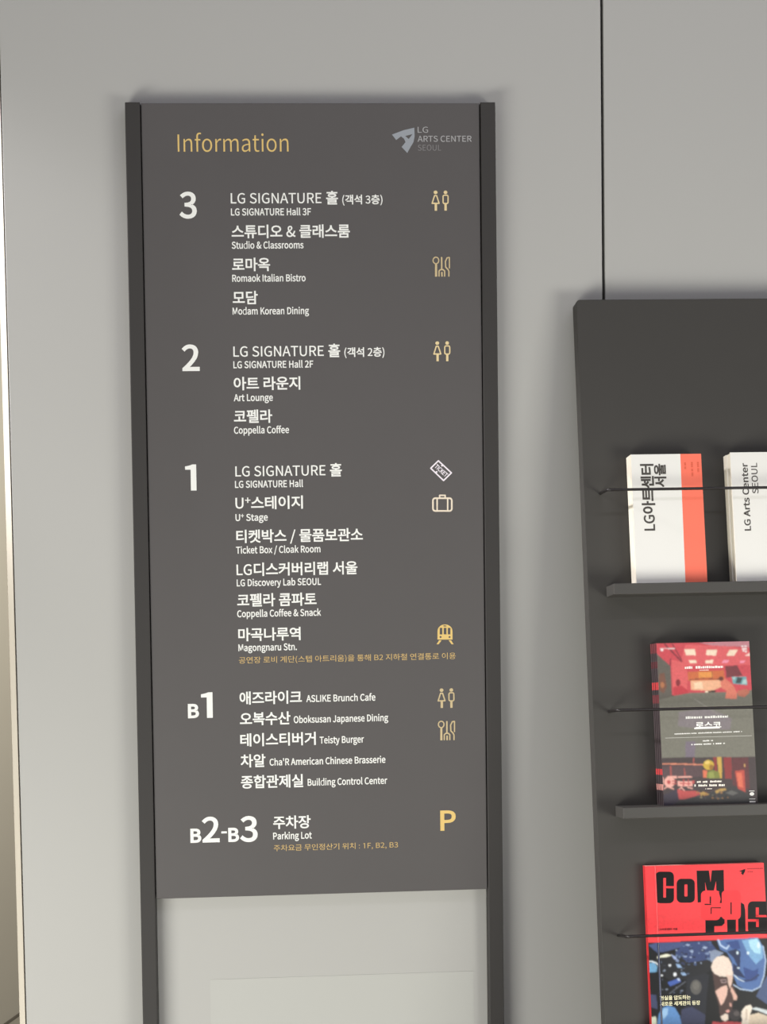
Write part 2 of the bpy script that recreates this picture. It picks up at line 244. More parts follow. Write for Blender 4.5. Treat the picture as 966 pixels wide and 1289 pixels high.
    'o': (605, [[303, -13, 380, -1, 448, 35, 503, 93, 540, 172, 553, 271, 540, 370, 503, 449, 448, 508, 380, 544, 303, 556, 226, 544, 157, 508, 102, 449, 65, 370, 52, 271, 65, 172, 102, 93, 157, 35, 226, -1], [303, 63, 250, 73, 207, 100, 174, 144, 153, 201, 146, 271, 153, 340, 174, 398, 207, 442, 250, 470, 303, 479, 355, 470, 399, 442, 432, 398, 453, 340, 460, 271, 453, 201, 432, 144, 399, 100, 355, 73]]),
    'p': (619, [[92, -229, 184, -229, 184, -45, 181, 50, 230, 15, 281, -6, 331, -13, 403, 0, 467, 37, 519, 96, 554, 178, 566, 280, 557, 373, 531, 449, 487, 507, 427, 544, 351, 556, 289, 545, 230, 517, 178, 479, 176, 479, 167, 542, 92, 542], [316, 64, 276, 69, 231, 87, 184, 120, 184, 405, 234, 446, 282, 471, 328, 479, 382, 470, 423, 443, 451, 401, 466, 346, 471, 279, 464, 205, 442, 145, 409, 101, 366, 73]]),
    'r': (387, [[92, 0, 184, 0, 184, 349, 207, 397, 234, 433, 263, 457, 292, 470, 320, 474, 340, 473, 356, 470, 372, 465, 389, 544, 372, 551, 353, 555, 332, 556, 296, 551, 262, 536, 231, 513, 203, 482, 178, 443, 176, 443, 167, 542, 92, 542]]),
    's': (467, [[234, -13, 303, -5, 358, 18, 398, 53, 422, 97, 430, 148, 421, 202, 395, 242, 358, 271, 313, 294, 266, 313, 230, 326, 198, 341, 172, 358, 155, 379, 149, 406, 153, 431, 164, 453, 184, 470, 213, 481, 250, 485, 295, 479, 335, 462, 372, 437, 416, 494, 370, 525, 313, 548, 249, 556, 184, 548, 132, 527, 93, 494, 70, 451, 62, 402, 71, 353, 96, 315, 131, 286, 174, 264, 220, 246, 256, 232, 289, 216, 317, 196, 336, 172, 344, 143, 339, 116, 327, 93, 305, 74, 275, 62, 237, 58, 177, 66, 124, 89, 76, 123, 32, 62, 90, 23, 159, -3]]),
    't': (376, [[262, -13, 296, -10, 330, -3, 363, 7, 345, 76, 325, 68, 304, 63, 283, 61, 250, 65, 226, 78, 210, 100, 201, 129, 199, 165, 199, 468, 347, 468, 347, 542, 199, 542, 199, 695, 123, 695, 113, 542, 27, 537, 27, 468, 108, 468, 108, 168, 113, 107, 129, 57, 158, 19, 202, -5]]),
    'u': (606, [[251, -13, 293, -8, 331, 4, 366, 25, 398, 52, 429, 85, 432, 85, 439, 0, 515, 0, 515, 542, 424, 542, 424, 158, 376, 106, 329, 76, 278, 66, 239, 71, 211, 87, 191, 116, 179, 156, 176, 210, 176, 542, 84, 542, 84, 199, 90, 123, 110, 64, 142, 22, 189, -4]]),
    'v': (520, [[209, 0, 316, 0, 507, 542, 417, 542, 315, 234, 265, 74, 260, 74, 210, 234, 108, 542, 13, 542]]),
    'x': (497, [[15, 0, 111, 0, 184, 127, 239, 224, 244, 224, 303, 127, 382, 0, 482, 0, 304, 274, 468, 542, 373, 542, 307, 423, 259, 333, 254, 333, 201, 423, 128, 542, 29, 542, 194, 283]]),
    'y': (520, [[101, -234, 160, -224, 208, -198, 247, -158, 278, -106, 304, -46, 507, 542, 418, 542, 321, 242, 277, 88, 272, 88, 218, 242, 108, 542, 13, 542, 231, -1, 219, -42, 203, -80, 183, -112, 159, -137, 131, -153, 97, -159, 82, -157, 67, -154, 55, -150, 37, -223, 56, -229, 77, -232]]),
}
FONT = {k: (v[0] / 1000.0, [[(c[i] / 1000.0, c[i + 1] / 1000.0) for i in range(0, len(c), 2)] for c in v[1]]) for k, v in FONT.items()}
def curve_mesh(cu):
    o = bpy.data.objects.new('lettering_curve', cu)
    me = bpy.data.meshes.new_from_object(o)
    v = [(p.co.x, p.co.y) for p in me.vertices]; f = [tuple(p.vertices) for p in me.polygons]
    bpy.data.objects.remove(o); bpy.data.curves.remove(cu); bpy.data.meshes.remove(me)
    return v, f
GLYPH_MESH = {}
def latin_glyph(ch, off):
    if (ch, off) not in GLYPH_MESH:
        cu = bpy.data.curves.new('latin', 'CURVE'); cu.dimensions = '2D'; cu.fill_mode = 'BOTH'; cu.offset = off
        for c in FONT[ch][1]:
            sp_ = cu.splines.new('POLY'); sp_.points.add(len(c) - 1)
            for p, q in zip(sp_.points, c): p.co = (q[0], q[1], 0, 1)
            sp_.use_cyclic_u = True
        GLYPH_MESH[(ch, off)] = curve_mesh(cu)
    return GLYPH_MESH[(ch, off)]
def text2d(s, bold_latin=0.008, bold_hangul=0.014, track=0.0):
    """2D filled mesh of a line of text, em units, baseline at y = 0"""
    V, F = [], []
    x = 0.0
    def put(v, f):
        k = len(V); V.extend(v); F.extend(tuple(i + k for i in q) for q in f)
    for ch in s:
        if ch == ' ': x += 0.235; continue
        sup = ch == '⁺'
        g = FONT.get('+' if sup else ch)
        if g:
            v, f = latin_glyph('+' if sup else ch, bold_latin)
            put([((x + a * 0.72, 0.30 + b * 0.72) if sup else (x + a, b)) for a, b in v], f)
            x += g[0] * (0.70 if sup else 1.0) + track
        else:
            cu = bpy.data.curves.new('hangul', 'FONT'); cu.body = ch; cu.size = 1.0; cu.offset = bold_hangul; cu.resolution_u = 3
            v, f = curve_mesh(cu)
            put([(a + x, b) for a, b in v], f)
            x += 0.905 + track
    return V, F
def fit(V, x0, w, base, size):
    a = min(p[0] for p in V); b = max(p[0] for p in V)
    return [(x0 + (p[0] - a) * w / (b - a), base + p[1] * size) for p in V]

def tess(contours):
    pts = [p for c in contours for p in c]
    tris = tessellate_polygon([[Vector((p[0], p[1], 0)) for p in c] for c in contours])
    return pts, [tuple(t) for t in tris]

# ------------------------------------------------------------------ the setting
def box_struct(name, x0, x1, y0, y1, z0, z1, m, bev=0.0):
    b = MB(); b.bevel_box(x0, x1, y0, y1, z0, z1, bev); o = b.build(name, m)
    return tag(o, kind='structure')
box_struct('floor', -4.0, 4.5, -5.0, 8.0, -0.05, 0.0, M_FLOOR)
def xe(z): return -0.3433 - 0.0044 * (z - 0.867)
H = 3.6
def back_panel(name, poly, y0, y1, m, bev=0.0006):
    b = MB(); b.prism(poly, y0, y1, bev, lambda x, z, y: Vector((x, y, z))); o = b.build(name, m)
    return tag(o, kind='structure')
back_panel('wall_back', [(xe(0), 0), (0.4051, 0), (0.4051, H), (xe(H), H)], 0.0, 0.03, M_WALL)
back_panel('wall_back', [(0.4087, 0), (3.2, 0), (3.2, H), (0.4087, H)], 0.0, 0.03, M_WALL)
back_panel('wall_core', [(xe(0) - 0.0008, 0), (3.2, 0), (3.2, H), (xe(H) - 0.0008, H)], 0.0305, 0.16, M_GAP, 0)
b = MB()
for z0, z1 in ((0.0, H),):
    prof = [(-0.0105, 0.0115), (-0.0090, 0.0100), (-0.0022, 0.0035), (-0.0022, 0.16), (-0.0105, 0.16)]
    k = len(prof)
    b.add([(xe(0) + x, y, 0.0) for x, y in prof] + [(xe(H) + x, y, H) for x, y in prof],
          [(i, (i + 1) % k, (i + 1) % k + k, i + k) for i in range(k)] + [tuple(range(k))[::-1], tuple(range(k, 2 * k))])
tag(b.build('trim_1', M_TRIM), kind='structure')
back_panel('pale_wall_rectangle', [(-0.1095, 0.40), (0.2300, 0.40), (0.2300, 0.9165), (-0.1095, 0.9165)], -0.0004, 0.0, M_PATCH, 0.0)  # thin rectangle between the posts, slightly paler than the wall
dx, dy = 0.3303, 0.9439
nx, ny = -dy, dx
P0 = Vector((-0.7958, 2.4243, 0))
def obl(t, d, z): return Vector((P0.x + dx * t + nx * d, P0.y + dy * t + ny * d, z))
b = MB(); b.bevel_box(-5.2, 5.0, 0.0, 0.12, 0.0, H, 0, lambda x, y, z: obl(x, y, z)); tag(b.build('wall_left', M_TAUPE), kind='structure')
b = MB(); b.bevel_box(-5.2, 5.0, -0.006, 0.0, 0.0, 0.006, 0, lambda x, y, z: obl(x, y, z)); tag(b.build('baseboard_left', M_BASE), kind='structure')

# ------------------------------------------------------------------ directory sign
sign = empty('directory_sign', (0.0363, -0.0125, 0.0))
tag(sign, 'tall charcoal floor directory sign with white and gold lettering, fixed to the grey wall', 'sign')
ZT, ZB, PF = 2.0252, 1.0292, -0.0215
for x0, x1 in ((-0.1937, -0.1753), (0.2477, 0.2663)):
    b = MB(); b.bevel_box(x0, x1, -0.025, 0.0, 0.0, ZT, 0.0009)
    b.build('post', M_POST, sign)
b = MB(); b.bevel_box(-0.1742, 0.2466, PF, -0.006, ZB, ZT - 0.0006, 0.0006)
b.bevel_box(-0.1755, 0.2480, -0.012, -0.0015, ZB + 0.004, ZT - 0.004, 0)
panel = b.build('panel', M_PANEL, sign)
tag(panel, 'dark grey sign face carrying the floor listing')
def sign_mesh(name, V, F, m, label, lift=0.00012):
    o = obj(name, [(x / 1000.0, PF - lift, z / 1000.0) for x, z in V], F, m, panel)
    o['label'] = label
    return o
def word(s, x0, w, base, size, m=M_WHITE, colour='white', bl=0.012, bh=0.020, nm='lettering'):
    V, F = text2d(s, bl, bh)
    return sign_mesh(nm, fit(V, x0, w, base, size), F, m, '%s lettering reading %s' % (colour, s))
CAP = 0.733
def kor(s, x0, w, base, size=17.8): return word(s, x0, w, base + 1.3, size)
def eng(s, x0, w, base): return word(s, x0, w, base, 8.3 / CAP, bl=0.020)
def num(s, x0, w, base, h): return word(s, x0, w, base, h / CAP, bl=0.022 if s != 'B' else 0.040, nm='floor_number')
word('Information', -130.0, 137.2, 1964.9, 21.5 / CAP, M_GOLD, 'gold', -0.006)
def hall(base, note):
    word('LG SIGNATURE', -65.6, 113.0, base, 12.5 / CAP, bl=0.007)
    kor('홀', 53.0, 15.0, base - 1.6)
    if note: word(note, 73.2, 50.4, base - 0.6, 12.8)
num('3', -129.4, 21.6, 1883.9, 30.6)
hall(1901.2, '(객석 3층)')
eng('LG SIGNATURE Hall 3F', -65.6, 99.6, 1886.4)
kor('스튜디오 & 클래스룸', -65.2, 147.4, 1858.4)
eng('Studio & Classrooms', -65.4, 89.4, 1845.3)
kor('로마옥', -65.2, 47.2, 1817.6)
eng('Romaok Italian Bistro', -65.4, 91.4, 1804.4)
kor('모담', -65.2, 31.2, 1776.4)
eng('Modam Korean Dining', -65.6, 95.2, 1763.6)
num('2', -129.8, 22.1, 1694.7, 30.8)
hall(1711.2, '(객석 2층)')
eng('LG SIGNATURE Hall 2F', -65.8, 99.8, 1696.9)
kor('아트 라운지', -65.8, 83.2, 1669.6)
eng('Art Lounge', -66.0, 48.8, 1655.8)
kor('코펠라', -66.2, 47.8, 1628.6)
eng('Coppella Coffee', -66.4, 68.8, 1615.2)
num('1', -128.1, 13.8, 1545.6, 30.8)
hall(1561.6, None)
eng('LG SIGNATURE Hall', -66.3, 85.3, 1547.4)
kor('U⁺스테이지', -66.2, 84.6, 1520.2)
eng('U⁺ Stage', -66.4, 40.5, 1505.8)
kor('티켓박스 / 물품보관소', -65.8, 159.2, 1478.2)
eng('Ticket Box / Cloak Room', -66.4, 106.0, 1464.8)
kor('LG디스커버리랩 서울', -66.2, 152.2, 1436.4)
eng('LG Discovery Lab SEOUL', -66.2, 106.0, 1423.6)
kor('코펠라 콤파토', -66.0, 99.8, 1397.8)
eng('Coppella Coffee & Snack', -66.2, 105.4, 1384.6)
kor('마곡나루역', -65.4, 78.4, 1354.4)
eng('Magongnaru Stn.', -65.5, 73.6, 1341.7)
word('공연장 로비 계단(스텝 아트리움)을 통해 B2 지하철 연결통로 이용', -65.2, 274.6, 1326.6, 9.2, M_DULLGOLD, 'small gold', 0.0, 0.002)
num('B', -130.1, 13.8, 1258.9, 16.4); num('1', -113.4, 14.4, 1258.9, 30.6)
for k, (ko, kw, en, ex, ew, base) in enumerate((
        ('애즈라이크', 78.5, 'ASLIKE Brunch Cafe', 18.9, 87.6, 1274.0),
        ('오복수산', 63.7, 'Oboksusan Japanese Dining', 2.7, 119.7, 1247.6),
        ('테이스티버거', 95.3, 'Teisty Burger', 35.1, 56.2, 1220.8),
        ('차알', 31.4, "Cha'R American Chinese Brasserie", -28.6, 146.8, 1194.2),
        ('종합관제실', 78.5, 'Building Control Center', 19.1, 101.1, 1167.3))):
    kor(ko, -65.1, kw, base); eng(en, ex, ew, base + 1.4)
num('B', -129.9, 13.7, 1100.4, 16.4); num('2', -115.3, 22.2, 1100.4, 30.6); word('-', -90.9, 7.0, 1100.2, 30.6 / CAP, bl=-0.004, nm='floor_number'); num('B', -82.2, 13.6, 1100.2, 16.4); num('3', -67.4, 22.3, 1100.0, 30.6)
kor('주차장', -25.3, 47.4, 1114.6)
eng('Parking Lot', -25.6, 49.0, 1101.2)
word('주차요금 무인정산기 위치 : 1F, B2, B3', -25.1, 157.9, 1086.6, 9.0, M_DULLGOLD, 'small gold', 0.0, 0.002)
word('LG', 168.8, 13.0, 1988.1, 7.2 / CAP, M_LOGO2, 'silver', 0.0, 0.0)
word('ARTS CENTER', 168.6, 67.9, 1976.9, 7.2 / CAP, M_LOGO2, 'silver', 0.004, 0.0)
word('SEOUL', 168.9, 29.0, 1965.9, 7.1 / CAP, M_LOGO3, 'dull silver', -0.01, 0.0)
word('P', 187.3, 19.8, 1107.0, 24.6 / CAP, M_GOLD, 'gold', 0.022, nm='parking_icon')
